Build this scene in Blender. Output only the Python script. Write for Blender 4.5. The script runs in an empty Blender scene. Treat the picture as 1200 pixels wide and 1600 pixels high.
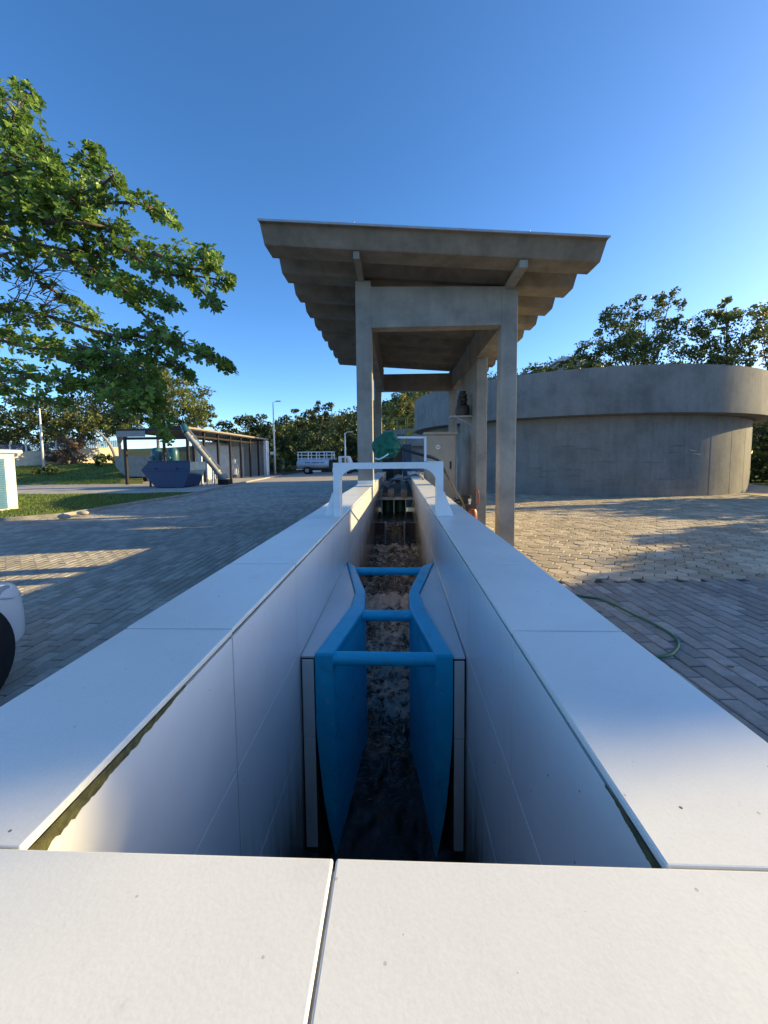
import bpy, bmesh, math, random
from mathutils import Vector, Matrix, noise
random.seed(7)
C = bpy.context.scene.collection
PI = math.pi
# ------------------------------------------------------------------ camera numbers
f = 610.; H = 1.8; CX = 600.; CY = 763.; ROLL = .0095
cr, sr = math.cos(ROLL), math.sin(ROLL)
_ux, _uy = 23*cr + 46*sr, 23*sr - 46*cr
TH = math.atan(-_uy/f); PS = math.atan(_ux*math.cos(TH)/f)
FW = Vector((-math.sin(PS)*math.cos(TH), math.cos(PS)*math.cos(TH), -math.sin(TH)))
R0 = Vector((math.cos(PS), math.sin(PS), 0)); U0 = R0.cross(FW)
RT = cr*R0 - sr*U0; UP = sr*R0 + cr*U0
def ray(x, y): return FW*f + RT*(x-CX) - UP*(y-CY)
def at(x, y, Y):
    r = ray(x, y); t = Y/r.y
    return Vector((r.x*t, Y, H + r.z*t))
def on(x, y, z=0.):
    r = ray(x, y); t = (z-H)/r.z
    return Vector((r.x*t, r.y*t, z))
# ------------------------------------------------------------------ materials
def nd(nt, typ, **kw):
    n = nt.nodes.new(typ)
    for k, v in kw.items(): setattr(n, k, v)
    return n
def ramp(nt, fac, stops):
    r = nd(nt, 'ShaderNodeValToRGB'); e = r.color_ramp.elements
    while len(e) < len(stops): e.new(.5)
    for q, (p, c) in zip(e, stops):
        q.position = p; q.color = (c[0], c[1], c[2], 1) if not isinstance(c, (int, float)) else (c, c, c, 1)
    nt.links.new(fac, r.inputs[0]); return r.outputs[0]
def mixc(nt, fac, a, b, mode='MIX'):
    m = nd(nt, 'ShaderNodeMix', data_type='RGBA', blend_type=mode)
    for sock, v in ((m.inputs[0], fac), (m.inputs[6], a), (m.inputs[7], b)):
        if hasattr(v, 'is_linked'): nt.links.new(v, sock)
        elif isinstance(v, (int, float)): sock.default_value = v
        else: sock.default_value = (v[0], v[1], v[2], 1)
    return m.outputs[2]
def tex(nt, vec, scale, detail=4, rough=.55, dist=0.):
    n = nd(nt, 'ShaderNodeTexNoise'); n.inputs['Scale'].default_value = scale
    n.inputs['Detail'].default_value = detail; n.inputs['Roughness'].default_value = rough
    n.inputs['Distortion'].default_value = dist
    nt.links.new(vec, n.inputs['Vector']); return n.outputs[0]
def base(name, rough=.7, metal=0., spec=.5):
    m = bpy.data.materials.new(name); m.use_nodes = True; nt = m.node_tree
    p = nt.nodes['Principled BSDF']; p.inputs['Roughness'].default_value = rough
    p.inputs['Metallic'].default_value = metal; p.inputs['Specular IOR Level'].default_value = spec
    g = nd(nt, 'ShaderNodeNewGeometry')
    return m, nt, p, g.outputs['Position']
def bump(nt, p, h, strength, dist=.01):
    b = nd(nt, 'ShaderNodeBump'); b.inputs['Strength'].default_value = strength; b.inputs['Distance'].default_value = dist
    nt.links.new(h, b.inputs['Height']); nt.links.new(b.outputs[0], p.inputs['Normal'])
def sc(c, k): return (c[0]*k, c[1]*k, c[2]*k)
def plain(name, col, rough=.6, metal=0., var=.25, scale=6., bmp=.1, dirt=None, dscale=3., damt=.5, spec=.5, fine=60.):
    m, nt, p, pos = base(name, rough, metal, spec)
    n1 = tex(nt, pos, scale, 6, .62)
    c = ramp(nt, n1, [(.28, sc(col, 1-var)), (.72, sc(col, 1+var*.5))])
    if dirt:
        d = ramp(nt, tex(nt, pos, dscale, 8, .68), [(.5, 0), (.75, damt)])
        c = mixc(nt, d, c, dirt)
    nt.links.new(c, p.inputs['Base Color'])
    n2 = tex(nt, pos, fine, 3)
    if bmp: bump(nt, p, n2, bmp, .006)
    rr = ramp(nt, n1, [(.3, max(.04, rough-.1)), (.7, min(1, rough+.1))]); nt.links.new(rr, p.inputs['Roughness'])
    return m
def concrete(name, col, streak=.35, scale=1.2, boards=True):
    m, nt, p, pos = base(name, .9, 0, .2)
    n1 = tex(nt, pos, scale, 8, .65); n2 = tex(nt, pos, 7., 6, .7)
    mp = nd(nt, 'ShaderNodeMapping'); mp.inputs['Scale'].default_value = (2.6, 2.6, .22); nt.links.new(pos, mp.inputs[0])
    n3 = tex(nt, mp.outputs[0], 1.3, 6, .65)
    c = ramp(nt, n1, [(.28, sc(col, .62)), (.5, col), (.74, sc(col, 1.25))])
    c = mixc(nt, ramp(nt, n2, [(.35, 0), (.7, .3)]), c, sc(col, .62))
    c = mixc(nt, ramp(nt, n3, [(.46, 0), (.66, streak)]), c, sc(col, .48))
    nt.links.new(c, p.inputs['Base Color'])
    h = mixc(nt, .5, n2, tex(nt, pos, 45., 4)); bump(nt, p, h, .35, .012)
    return m
def tile_mat():
    m, nt, p, pos = base('white_tile', .34, 0, .5)
    c = ramp(nt, tex(nt, pos, 2.2, 5, .6), [(.3, (.72, .695, .64)), (.7, (.80, .78, .70))])
    c = mixc(nt, ramp(nt, tex(nt, pos, 260., 2, .6), [(.35, .12), (.6, 0)]), c, (.5, .47, .43))
    # stains and chips
    c = mixc(nt, ramp(nt, tex(nt, pos, 1.3, 6, .7, .5), [(.52, 0), (.75, .28)]), c, (.58, .55, .47))
    c = mixc(nt, ramp(nt, tex(nt, pos, 38., 6, .75), [(.62, 0), (.78, .3)]), c, (.45, .40, .33))
    v2 = nd(nt, 'ShaderNodeTexVoronoi'); v2.inputs['Scale'].default_value = 42.; nt.links.new(pos, v2.inputs['Vector'])
    r2 = nd(nt, 'ShaderNodeSeparateColor'); nt.links.new(v2.outputs['Color'], r2.inputs[0])
    t2 = nd(nt, 'ShaderNodeMath', operation='MULTIPLY_ADD'); t2.inputs[1].default_value = .26; t2.inputs[2].default_value = -.15
    nt.links.new(r2.outputs[1], t2.inputs[0])
    l2 = nd(nt, 'ShaderNodeMath', operation='LESS_THAN'); nt.links.new(v2.outputs['Distance'], l2.inputs[0]); nt.links.new(t2.outputs[0], l2.inputs[1])
    l3 = nd(nt, 'ShaderNodeMath', operation='MULTIPLY'); l3.inputs[1].default_value = .55; nt.links.new(l2.outputs[0], l3.inputs[0])
    c = mixc(nt, l3.outputs[0], c, (.36, .29, .2))
    c = mixc(nt, ramp(nt, tex(nt, pos, 5.5, 7, .7), [(.6, 0), (.8, .35)]), c, (.52, .43, .31))
    v = nd(nt, 'ShaderNodeTexVoronoi'); v.inputs['Scale'].default_value = 16.; nt.links.new(pos, v.inputs['Vector'])
    sp = nd(nt, 'ShaderNodeMath', operation='LESS_THAN'); nt.links.new(v.outputs['Distance'], sp.inputs[0])
    rn = nd(nt, 'ShaderNodeSeparateColor'); nt.links.new(v.outputs['Color'], rn.inputs[0])
    th = nd(nt, 'ShaderNodeMath', operation='MULTIPLY_ADD'); th.inputs[1].default_value = .16; th.inputs[2].default_value = -.105
    nt.links.new(rn.outputs[0], th.inputs[0]); nt.links.new(th.outputs[0], sp.inputs[1])
    c = mixc(nt, sp.outputs[0], c, (.16, .11, .07))
    nt.links.new(c, p.inputs['Base Color'])
    nt.links.new(ramp(nt, tex(nt, pos, 30., 5, .7), [(.3, .26), (.7, .46)]), p.inputs['Roughness'])
    bump(nt, p, tex(nt, pos, 180., 3), .1, .0015)
    return m
def glazed_mat():
    # glazed wall tile below the coping, brown water stain rising from the water line
    m, nt, p, pos = base('glazed_tile', .2, 0, .5)
    c = ramp(nt, tex(nt, pos, 1.7, 5, .6), [(.3, (.66, .65, .63)), (.7, (.75, .74, .72))])
    sx = nd(nt, 'ShaderNodeSeparateXYZ'); nt.links.new(pos, sx.inputs[0])
    mp = nd(nt, 'ShaderNodeMapping'); mp.inputs['Scale'].default_value = (9, 9, .5); nt.links.new(pos, mp.inputs[0])
    dr = tex(nt, mp.outputs[0], 1.4, 5, .7)
    # stain height depends on how far up the channel
    lv = nd(nt, 'ShaderNodeMapRange'); lv.inputs[1].default_value = 2.5; lv.inputs[2].default_value = 8.
    lv.inputs[3].default_value = .2; lv.inputs[4].default_value = 1.0; nt.links.new(sx.outputs[1], lv.inputs[0])
    df = nd(nt, 'ShaderNodeMath', operation='SUBTRACT'); nt.links.new(sx.outputs[2], df.inputs[0]); nt.links.new(lv.outputs[0], df.inputs[1])
    ad = nd(nt, 'ShaderNodeMath', operation='MULTIPLY_ADD'); ad.inputs[1].default_value = -.9; ad.inputs[2].default_value = .50
    nt.links.new(dr, ad.inputs[0])
    s2 = nd(nt, 'ShaderNodeMath', operation='ADD'); nt.links.new(df.outputs[0], s2.inputs[0]); nt.links.new(ad.outputs[0], s2.inputs[1])
    c = mixc(nt, ramp(nt, s2.outputs[0], [(0., .8), (.16, .35), (.45, 0)]), c, (.17, .115, .07))
    v = nd(nt, 'ShaderNodeTexVoronoi'); v.inputs['Scale'].default_value = 22.; nt.links.new(pos, v.inputs['Vector'])
    rn = nd(nt, 'ShaderNodeSeparateColor'); nt.links.new(v.outputs['Color'], rn.inputs[0])
    th = nd(nt, 'ShaderNodeMath', operation='MULTIPLY_ADD'); th.inputs[1].default_value = .2; th.inputs[2].default_value = -.1
    nt.links.new(rn.outputs[0], th.inputs[0])
    sp = nd(nt, 'ShaderNodeMath', operation='LESS_THAN'); nt.links.new(v.outputs['Distance'], sp.inputs[0]); nt.links.new(th.outputs[0], sp.inputs[1])
    c = mixc(nt, sp.outputs[0], c, (.05, .04, .035))
    nt.links.new(c, p.inputs['Base Color'])
    nt.links.new(ramp(nt, tex(nt, pos, 5., 5, .7), [(.3, .2), (.7, .25)]), p.inputs['Roughness'])
    bump(nt, p, tex(nt, pos, 2.5, 1), .03, .01)
    return m
def toned(name, c0, c1, rough=.85, attr='tone', noisescale=14., namt=.4, bmp=.4, stain=None, sscale=.5, samt=.6, fine=70.):
    m, nt, p, pos = base(name, rough, 0, .25)
    a = nd(nt, 'ShaderNodeAttribute', attribute_name=attr)
    c = ramp(nt, a.outputs['Fac'], [(0., c0), (1., c1)])
    c = mixc(nt, ramp(nt, tex(nt, pos, noisescale, 6, .7), [(.4, 0), (.72, namt)]), c, sc(c0, .55))
    if stain: c = mixc(nt, ramp(nt, tex(nt, pos, sscale, 7, .65), [(.48, 0), (.68, samt)]), c, stain)
    nt.links.new(c, p.inputs['Base Color'])
    bump(nt, p, tex(nt, pos, fine, 4), bmp, .006)
    return m
def leafmat(name, dark, light, trans=.3, rough=.45):
    m, nt, p, pos = base(name, rough, 0, .35)
    a = nd(nt, 'ShaderNodeAttribute', attribute_name='tone')
    c = ramp(nt, a.outputs['Fac'], [(0., dark), (.55, tuple((x+y)/2 for x, y in zip(dark, light))), (1., light)])
    nt.links.new(c, p.inputs['Base Color'])
    t = nd(nt, 'ShaderNodeBsdfTranslucent'); nt.links.new(c, t.inputs[0])
    mx = nd(nt, 'ShaderNodeMixShader'); mx.inputs[0].default_value = trans
    out = nt.nodes['Material Output']
    nt.links.new(p.outputs[0], mx.inputs[1]); nt.links.new(t.outputs[0], mx.inputs[2]); nt.links.new(mx.outputs[0], out.inputs[0])
    return m
def blue_mat():
    m, nt, p, pos = base('blue_fibreglass', .38, 0, .5)
    c = ramp(nt, tex(nt, pos, 4., 5, .6), [(.3, (.008, .42, .64)), (.7, (.016, .53, .76))])
    c = mixc(nt, ramp(nt, tex(nt, pos, 22., 7, .75, .6), [(.615, 0), (.65, .75)]), c, (.36, .45, .48))
    c = mixc(nt, ramp(nt, tex(nt, pos, 9., 8, .75), [(.56, 0), (.70, .6)]), c, (.06, .07, .06))
    nt.links.new(c, p.inputs['Base Color'])
    bump(nt, p, tex(nt, pos, 40., 4), .25, .004); return m
def water_mat():
    m, nt, p, pos = base('sewage_water', .09, 0, .5)
    a = nd(nt, 'ShaderNodeAttribute', attribute_name='tone')
    mp = nd(nt, 'ShaderNodeMapping'); mp.inputs['Scale'].default_value = (.85, 1.0, 1); nt.links.new(pos, mp.inputs[0])
    n1 = tex(nt, mp.outputs[0], 6.5, 9, .68, 1.2); n2 = tex(nt, mp.outputs[0], 34., 5, .7, .6)
    ad = nd(nt, 'ShaderNodeMath', operation='MULTIPLY_ADD'); ad.inputs[1].default_value = .4
    nt.links.new(n2, ad.inputs[0]); nt.links.new(n1, ad.inputs[2])
    a2 = nd(nt, 'ShaderNodeMath', operation='MULTIPLY_ADD'); a2.inputs[1].default_value = .42
    nt.links.new(a.outputs['Fac'], a2.inputs[0]); nt.links.new(ad.outputs[0], a2.inputs[2])
    fm0 = ramp(nt, a2.outputs[0], [(.90, 0), (1.12, 1)])
    n3 = tex(nt, mp.outputs[0], 8., 7, .62, 1.6)
    sb = nd(nt, 'ShaderNodeMath', operation='SUBTRACT'); sb.inputs[1].default_value = .5; nt.links.new(n3, sb.inputs[0])
    ab = nd(nt, 'ShaderNodeMath', operation='ABSOLUTE'); nt.links.new(sb.outputs[0], ab.inputs[0])
    lace = ramp(nt, ab.outputs[0], [(0., 1.), (.055, 0.)])
    lm = nd(nt, 'ShaderNodeMath', operation='MULTIPLY'); nt.links.new(lace, lm.inputs[0]); nt.links.new(a.outputs['Fac'], lm.inputs[1])
    fx = nd(nt, 'ShaderNodeMath', operation='MAXIMUM'); nt.links.new(fm0, fx.inputs[0]); nt.links.new(lm.outputs[0], fx.inputs[1])
    fm = fx.outputs[0]
    c = mixc(nt, fm, (.022, .017, .011), (.60, .52, .44))
    nt.links.new(c, p.inputs['Base Color'])
    nt.links.new(ramp(nt, fm, [(0, .07), (1, .6)]), p.inputs['Roughness'])
    bump(nt, p, ad.outputs[0], .5, .03); return m
def band_mat(name, col, axis, period, depth, dark, rough=.5, metal=0., thin=.12):
    # ribbed sheet: lines every `period` along an axis of the position
    m, nt, p, pos = base(name, rough, metal, .4)
    s = nd(nt, 'ShaderNodeSeparateXYZ'); nt.links.new(pos, s.inputs[0])
    d = nd(nt, 'ShaderNodeMath', operation='DIVIDE'); d.inputs[1].default_value = period; nt.links.new(s.outputs[axis], d.inputs[0])
    fr = nd(nt, 'ShaderNodeMath', operation='FRACT'); nt.links.new(d.outputs[0], fr.inputs[0])
    k = ramp(nt, fr.outputs[0], [(0, 1), (thin, 0)])
    c = ramp(nt, tex(nt, pos, 3., 5), [(.3, sc(col, .8)), (.7, col)])
    c = mixc(nt, k, c, dark); nt.links.new(c, p.inputs['Base Color']); bump(nt, p, k, -depth, .01); return m
def grass_base(name, a, b, dirt):
    m, nt, p, pos = base(name, .95, 0, .1)
    c = ramp(nt, tex(nt, pos, 2.2, 8, .7), [(.3, a), (.7, b)])
    c = mixc(nt, ramp(nt, tex(nt, pos, .35, 6, .7), [(.5, 0), (.7, .75)]), c, dirt)
    nt.links.new(c, p.inputs['Base Color']); bump(nt, p, tex(nt, pos, 30., 4), .8, .03); return m
M = {}
M['tile'] = tile_mat(); M['glaze'] = glazed_mat(); M['blue'] = blue_mat(); M['water'] = water_mat()
M['grout'] = plain('grout', (.40, .34, .27), .95, var=.4, scale=30, bmp=.4)
M['moss'] = plain('mossy_mortar', (.085, .07, .035), .95, var=.6, scale=18, bmp=.8, dirt=(.16, .15, .04), dscale=7., damt=1.)
M['greenmoss'] = plain('green_moss', (.10, .095, .032), .95, var=.7, scale=60, bmp=.9, dirt=(.05, .045, .015), dscale=35., damt=.9)
M['darkgap'] = plain('wet_dark_edge', (.02, .018, .015), .5, var=.4)
M['conc'] = concrete('column_concrete', (.29, .275, .245), .25, 1.5)
M['tank'] = concrete('tank_concrete', (.23, .224, .21), .3, .8)
M['roof'] = concrete('fibre_cement', (.25, .228, .19), .3, 2.)
M['white'] = plain('white_paint', (.74, .75, .76), .38, var=.08, scale=5, bmp=.06, dirt=(.45, .40, .33), dscale=9., damt=.35)
M['cream'] = plain('cream_render', (.62, .55, .42), .9, var=.2, scale=3, bmp=.3, dirt=(.35, .29, .2), dscale=1.3)
M['offwhite'] = plain('offwhite_render', (.66, .64, .59), .85, var=.12, scale=3, bmp=.2, dirt=(.4, .36, .3), dscale=2., damt=.3)
M['louvre'] = plain('blue_louvre', (.07, .17, .28), .5, var=.12, scale=5)
M['steel'] = plain('dark_steel', (.022, .018, .018), .55, .3, var=.4, scale=4)
M['galv'] = plain('galvanised', (.38, .38, .37), .5, .4, var=.2, scale=8)
M['pole'] = plain('lamp_pole', (.62, .62, .60), .5, var=.15, scale=4)
M['skip'] = plain('blue_skip_paint', (.010, .044, .125), .5, var=.3, scale=3, dirt=(.05, .04, .035), dscale=2., damt=.6)
M['greyskip'] = plain('grey_skip_paint', (.25, .255, .25), .6, var=.2, scale=3, dirt=(.12, .09, .07), dscale=2., damt=.5)
M['teal'] = plain('teal_enamel', (.018, .085, .10), .35, var=.2, scale=5)
M['cabinet'] = plain('beige_enamel', (.36, .315, .255), .42, var=.1, scale=2.5, dirt=(.25, .2, .15), dscale=3., damt=.4)
M['black'] = plain('black_rubber', (.014, .014, .015), .5, var=.3)
M['tyre'] = plain('tyre_rubber', (.012, .012, .013), .8, var=.3, bmp=.4)
M['carwhite'] = plain('car_paint', (.72, .72, .71), .16, var=.04, scale=2, bmp=0)
M['glass'] = plain('dark_glass', (.018, .022, .026), .06, var=.2, bmp=0)
M['lens'] = plain('headlight_lens', (.42, .44, .46), .08, var=.2, bmp=0)
M['alloy'] = plain('alloy_wheel', (.34, .34, .35), .35, .8, var=.15)
M['orange'] = plain('orange_enamel', (.25, .055, .016), .4, var=.2)
M['green'] = plain('green_cloth', (.004, .12, .07), .75, var=.25, scale=9, bmp=.3)
M['drum'] = plain('green_drum', (.012, .085, .035), .4, var=.3)
M['hose'] = plain('green_hose', (.012, .12, .055), .4, var=.2)
M['cable'] = plain('grey_cable', (.28, .28, .27), .6, var=.3)
M['timber'] = plain('weathered_timber', (.27, .235, .19), .9, var=.4, scale=9, bmp=.5)
M['batten'] = plain('pale_batten', (.55, .44, .28), .8, var=.2, scale=8)
M['yellow'] = plain('yellow_rail', (.50, .36, .03), .45, var=.25)
M['navy'] = plain('navy_enamel', (.03, .065, .13), .45, var=.25)
M['brown'] = plain('brown_steel', (.085, .055, .04), .6, var=.3)
M['stone'] = plain('pale_stone', (.42, .39, .33), .95, var=.3, scale=6, bmp=.8)
M['kerb'] = concrete('kerb_concrete', (.33, .31, .28), .3, 3.)
M['apron'] = concrete('apron_concrete', (.42, .39, .34), .15, .7)
M['bark'] = plain('bark', (.11, .09, .072), .95, var=.5, scale=10, bmp=.8)
M['palebark'] = plain('pale_bark', (.30, .26, .21), .95, var=.35, scale=8, bmp=.6)
M['soil'] = plain('joint_soil', (.05, .04, .03), 1., var=.4, scale=3, bmp=.6)
M['field'] = grass_base('far_ground', (.07, .085, .03), (.13, .12, .055), (.20, .15, .09))
M['lawn'] = grass_base('lawn_ground', (.055, .095, .02), (.095, .14, .032), (.13, .12, .05))
M['bank'] = grass_base('bank_ground', (.09, .12, .03), (.17, .19, .06), (.27, .19, .11))
M['hill'] = grass_base('hill_ground', (.035, .05, .018), (.07, .08, .03), (.11, .10, .05))
M['rect'] = toned('rect_paver', (.24, .23, .21), (.41, .39, .355), namt=.45, stain=(.15, .135, .11), sscale=.8, samt=.45)
M['road'] = toned('road_paver', (.34, .30, .245), (.52, .465, .385), namt=.45, stain=(.18, .155, .12), sscale=.6, samt=.5)
M['hex'] = toned('hex_paver', (.40, .325, .225), (.66, .55, .40), namt=.5, stain=(.16, .115, .07), sscale=.7, samt=.4)
M['leaf'] = leafmat('almond_leaf', (.038, .092, .016), (.27, .41, .075), .42, .38)
M['leafdark'] = leafmat('dark_leaf', (.026, .044, .014), (.085, .115, .034), .25, .5)
M['leafmid'] = leafmat('mid_leaf', (.042, .066, .018), (.18, .215, .058), .32, .5)
M['leafdry'] = leafmat('dry_twigs', (.10, .065, .04), (.30, .20, .12), .25, .8)
M['leafyel'] = leafmat('yellow_leaf', (.06, .072, .017), (.26, .235, .055), .34, .5)
M['grassblade'] = leafmat('grass_blade', (.06, .11, .02), (.24, .31, .07), .3, .6)
M['ribwall'] = band_mat('ribbed_white_sheet', (.62, .66, .70), 1, .25, .4, (.4, .4, .4))
M['ribgrey'] = band_mat('ribbed_grey_sheet', (.58, .62, .66), 1, .3, .4, (.4, .42, .45))
M['lettering'] = plain('blue_lettering', (.05, .12, .32), .5)
M['tankwhite'] = plain('tanker_paint', (.52, .58, .63), .35, var=.12, scale=2, dirt=(.3, .3, .28), dscale=2.)
M['moto'] = plain('dirty_motor', (.05, .045, .04), .5, .3, var=.4, scale=9)
# ------------------------------------------------------------------ mesh builder
class MB:
    def __init__(s): s.v = []; s.f = []; s.t = []
    def add(s, vs, fs, tone=.5):
        o = len(s.v); s.v += [tuple(p) for p in vs]; s.f += [tuple(i+o for i in q) for q in fs]; s.t += [tone]*len(fs)
        return s
    def hexa(s, a):   # 8 corners, bottom ring then top ring
        return s.add(a, [(3,2,1,0), (4,5,6,7), (0,1,5,4), (1,2,6,5), (2,3,7,6), (3,0,4,7)])
    def box(s, x0, x1, y0, y1, z0, z1):
        return s.hexa([(x0,y0,z0),(x1,y0,z0),(x1,y1,z0),(x0,y1,z0),(x0,y0,z1),(x1,y0,z1),(x1,y1,z1),(x0,y1,z1)])
    def prism(s, pts, d):   # closed polygon (CCW seen against d) pushed along d
        n = len(pts); d = Vector(d); a = [Vector(p) for p in pts]; b = [p+d for p in a]
        return s.add(a+b, [tuple(range(n-1, -1, -1)), tuple(range(n, 2*n))] + [(i, (i+1) % n, n+(i+1) % n, n+i) for i in range(n)])
    def bar(s, p, q, w, h, up=(0,0,1)):
        p = Vector(p); q = Vector(q); d = (q-p).normalized(); u = Vector(up)
        if abs(d.dot(u)) > .99: u = Vector((0,1,0))
        r = d.cross(u).normalized(); u = r.cross(d)
        a = []
        for e in (p, q):
            for x, y in ((-1,-1),(1,-1),(1,1),(-1,1)): a.append(e + r*(x*w/2) + u*(y*h/2))
        return s.hexa(a)
    def tube(s, pts, r, seg=8, cap=True):
        pts = [Vector(p) for p in pts]; n = len(pts); rs = r if isinstance(r, (list, tuple)) else [r]*n
        vs = []; u = None
        for i, p in enumerate(pts):
            d = (pts[min(i+1, n-1)]-pts[max(i-1, 0)]).normalized()
            if u is None:
                u = d.orthogonal().normalized()
            else:
                u = (u - d*u.dot(d)); u = u.normalized() if u.length > 1e-6 else d.orthogonal().normalized()
            w = d.cross(u)
            for k in range(seg):
                a = 2*PI*k/seg; vs.append(p + (u*math.cos(a)+w*math.sin(a))*rs[i])
        fs = [(i*seg+k, i*seg+(k+1) % seg, (i+1)*seg+(k+1) % seg, (i+1)*seg+k) for i in range(n-1) for k in range(seg)]
        if cap: fs += [tuple(range(seg-1, -1, -1)), tuple(range((n-1)*seg, n*seg))]
        return s.add(vs, fs)
    def lathe(s, c, prof, seg=24, axis='z', a0=0., a1=2*PI):
        c = Vector(c); full = abs(a1-a0-2*PI) < 1e-6; m = seg if full else seg+1; vs = []
        for r, z in prof:
            for k in range(m):
                a = a0+(a1-a0)*k/seg; x, y = r*math.cos(a), r*math.sin(a)
                vs.append(c + (Vector((x, y, z)) if axis == 'z' else Vector((z, x, y)) if axis == 'x' else Vector((y, z, x))))
        fs = []
        for i in range(len(prof)-1):
            for k in range(seg):
                k2 = (k+1) % m if full else k+1
                fs.append((i*m+k, i*m+k2, (i+1)*m+k2, (i+1)*m+k))
        return s.add(vs, fs)
    def build(s, name, mat, parent=None, bevel=0., smooth=False, seg=2):
        me = bpy.data.meshes.new(name); me.from_pydata(s.v, [], s.f); me.update()
        a = me.attributes.new('tone', 'FLOAT', 'FACE'); a.data.foreach_set('value', s.t)
        me.materials.append(M[mat] if isinstance(mat, str) else mat)
        if smooth: me.polygons.foreach_set('use_smooth', [True]*len(me.polygons))
        o = bpy.data.objects.new(name, me); C.objects.link(o)
        if parent: o.parent = parent
        if bevel:
            b = o.modifiers.new('bevel', 'BEVEL'); b.width = bevel; b.segments = seg; b.limit_method = 'ANGLE'; b.angle_limit = .6
        if smooth == 2:
            b = o.modifiers.new('split', 'EDGE_SPLIT'); b.split_angle = .7
        return o
def tag(o, label=None, cat=None, group=None, kind=None):
    if label: o['label'] = label
    if cat: o['category'] = cat
    if group: o['group'] = group
    if kind: o['kind'] = kind
    return o
# every thing is an empty at the origin of its base; parts use world coordinates through the inverse offset
def thing(name, label, cat, loc=(0,0,0), group=None):
    o = bpy.data.objects.new(name, None); C.objects.link(o); o.location = loc; o.empty_display_size = .1
    return tag(o, label, cat, group)
def part(mb, name, mat, parent, **k):
    L = Vector((0,0,0)); p = parent
    while p: L = L + p.location; p = p.parent
    mb.v = [tuple(Vector(q)-L) for q in mb.v]
    return mb.build(name, mat, parent, **k)
def struct(mb, name, mat, **k): return tag(mb.build(name, mat, **k), kind='structure')
def rnd(a, b): return random.uniform(a, b)
def smooth01(t): t = max(0., min(1., t)); return t*t*(3-2*t)
# ------------------------------------------------------------------ ground and paving
XL, XR = -.469, .306          # inner faces of the channel
OL, OR = -.775, .602         # outer faces
ZT = 1.33                    # top of the coping
g = MB()
gx, gy = [-400, -.74, .57, 400], [-60, -.25, 14.55, 700]
gv = [(x, y, -.022) for y in gy for x in gx]
g.add(gv, [(r*4+c, r*4+c+1, r*4+c+5, r*4+c+4) for r in range(3) for c in range(3) if not (r == 1 and c == 1)])
struct(g, 'ground', 'soil')
def pavers(mb, x0, x1, y0, y1, L, W, gap, ang, keep, jit=.003, sag=None):
    ca, sa = math.cos(ang), math.sin(ang); cx, cy = (x0+x1)/2, (y0+y1)/2
    ext = math.hypot(x1-x0, y1-y0)/2+L; nx = int(ext/W)+1; ny = int(ext/L)+1
    ch = .012
    for i in range(-nx, nx+1):
        for j in range(-ny, ny+1):
            u = i*W; v = j*L + (L/2 if i % 2 else 0)+rnd(-.006,.006)
            x = cx + u*ca - v*sa; y = cy + u*sa + v*ca
            if not (x0 <= x <= x1 and y0 <= y <= y1) or not keep(x, y): continue
            und = .012*noise.noise((x*.55, y*.55, 7))
            hw = W/2-gap/2+rnd(-.002,.002); hl = L/2-gap/2+rnd(-.003,.003); dz = und+rnd(-jit, jit); tx = rnd(-.008,.008); ty = rnd(-.008,.008)
            vs = []
            for k, (a, b) in enumerate(((-1,-1),(1,-1),(1,1),(-1,1))):
                uu = a*hw; vv = b*hl
                vs.append((x+uu*ca-vv*sa, y+uu*sa+vv*ca, -.02))
            for k, (a, b) in enumerate(((-1,-1),(1,-1),(1,1),(-1,1))):
                uu = a*hw; vv = b*hl
                vs.append((x+uu*ca-vv*sa, y+uu*sa+vv*ca, -.006+dz))
            for k, (a, b) in enumerate(((-1,-1),(1,-1),(1,1),(-1,1))):
                uu = a*(hw-ch); vv = b*(hl-ch)
                vs.append((x+uu*ca-vv*sa, y+uu*sa+vv*ca, dz + uu*tx+vv*ty))
            t = rnd(0,1)**1.3
            mb.add(vs, [(8,9,10,11)]+[(k, (k+1) % 4, 4+(k+1) % 4, 4+k) for k in range(4)]+[(4+k, 4+(k+1) % 4, 8+(k+1) % 4, 8+k) for k in range(4)], t)
KERB = [on(x, y) for x, y in ((-260,842),(0,815),(100,807),(200,790),(300,774),(370,757),(440,743))]
def kerbx(y):
    for a, b in zip(KERB, KERB[1:]):
        if a.y <= y <= b.y: return a.x+(b.x-a.x)*(y-a.y)/(b.y-a.y)
    return KERB[0].x if y < KERB[0].y else KERB[-1].x
rp = MB(); pavers(rp, -14, -.78, .8, 27, .27, .135, .010, .02, lambda x, y: x > kerbx(y)+.02)
struct(rp, 'road', 'road')
fr_ = MB(); nseg = 30
for k in range(nseg):
    pass
yy = [27+.0]+[27+k*2.5 for k in range(1, 12)]
L_, R_ = [], []
for y in yy: L_.append((kerbx(y)+.02, y, -.004)); R_.append((16., y, -.004))
fr_.add(L_+R_, [(i, len(yy)+i, len(yy)+i+1, i+1) for i in range(len(yy)-1)])
struct(fr_, 'far_road', 'road')
sp_ = MB(); pavers(sp_, .62, 7.5, .5, 6.0, .30, .15, .011, .05, lambda x, y: y < 5.54+.05*x)
struct(sp_, 'side_pavement', 'rect')
hx = MB(); S = .15
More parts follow.
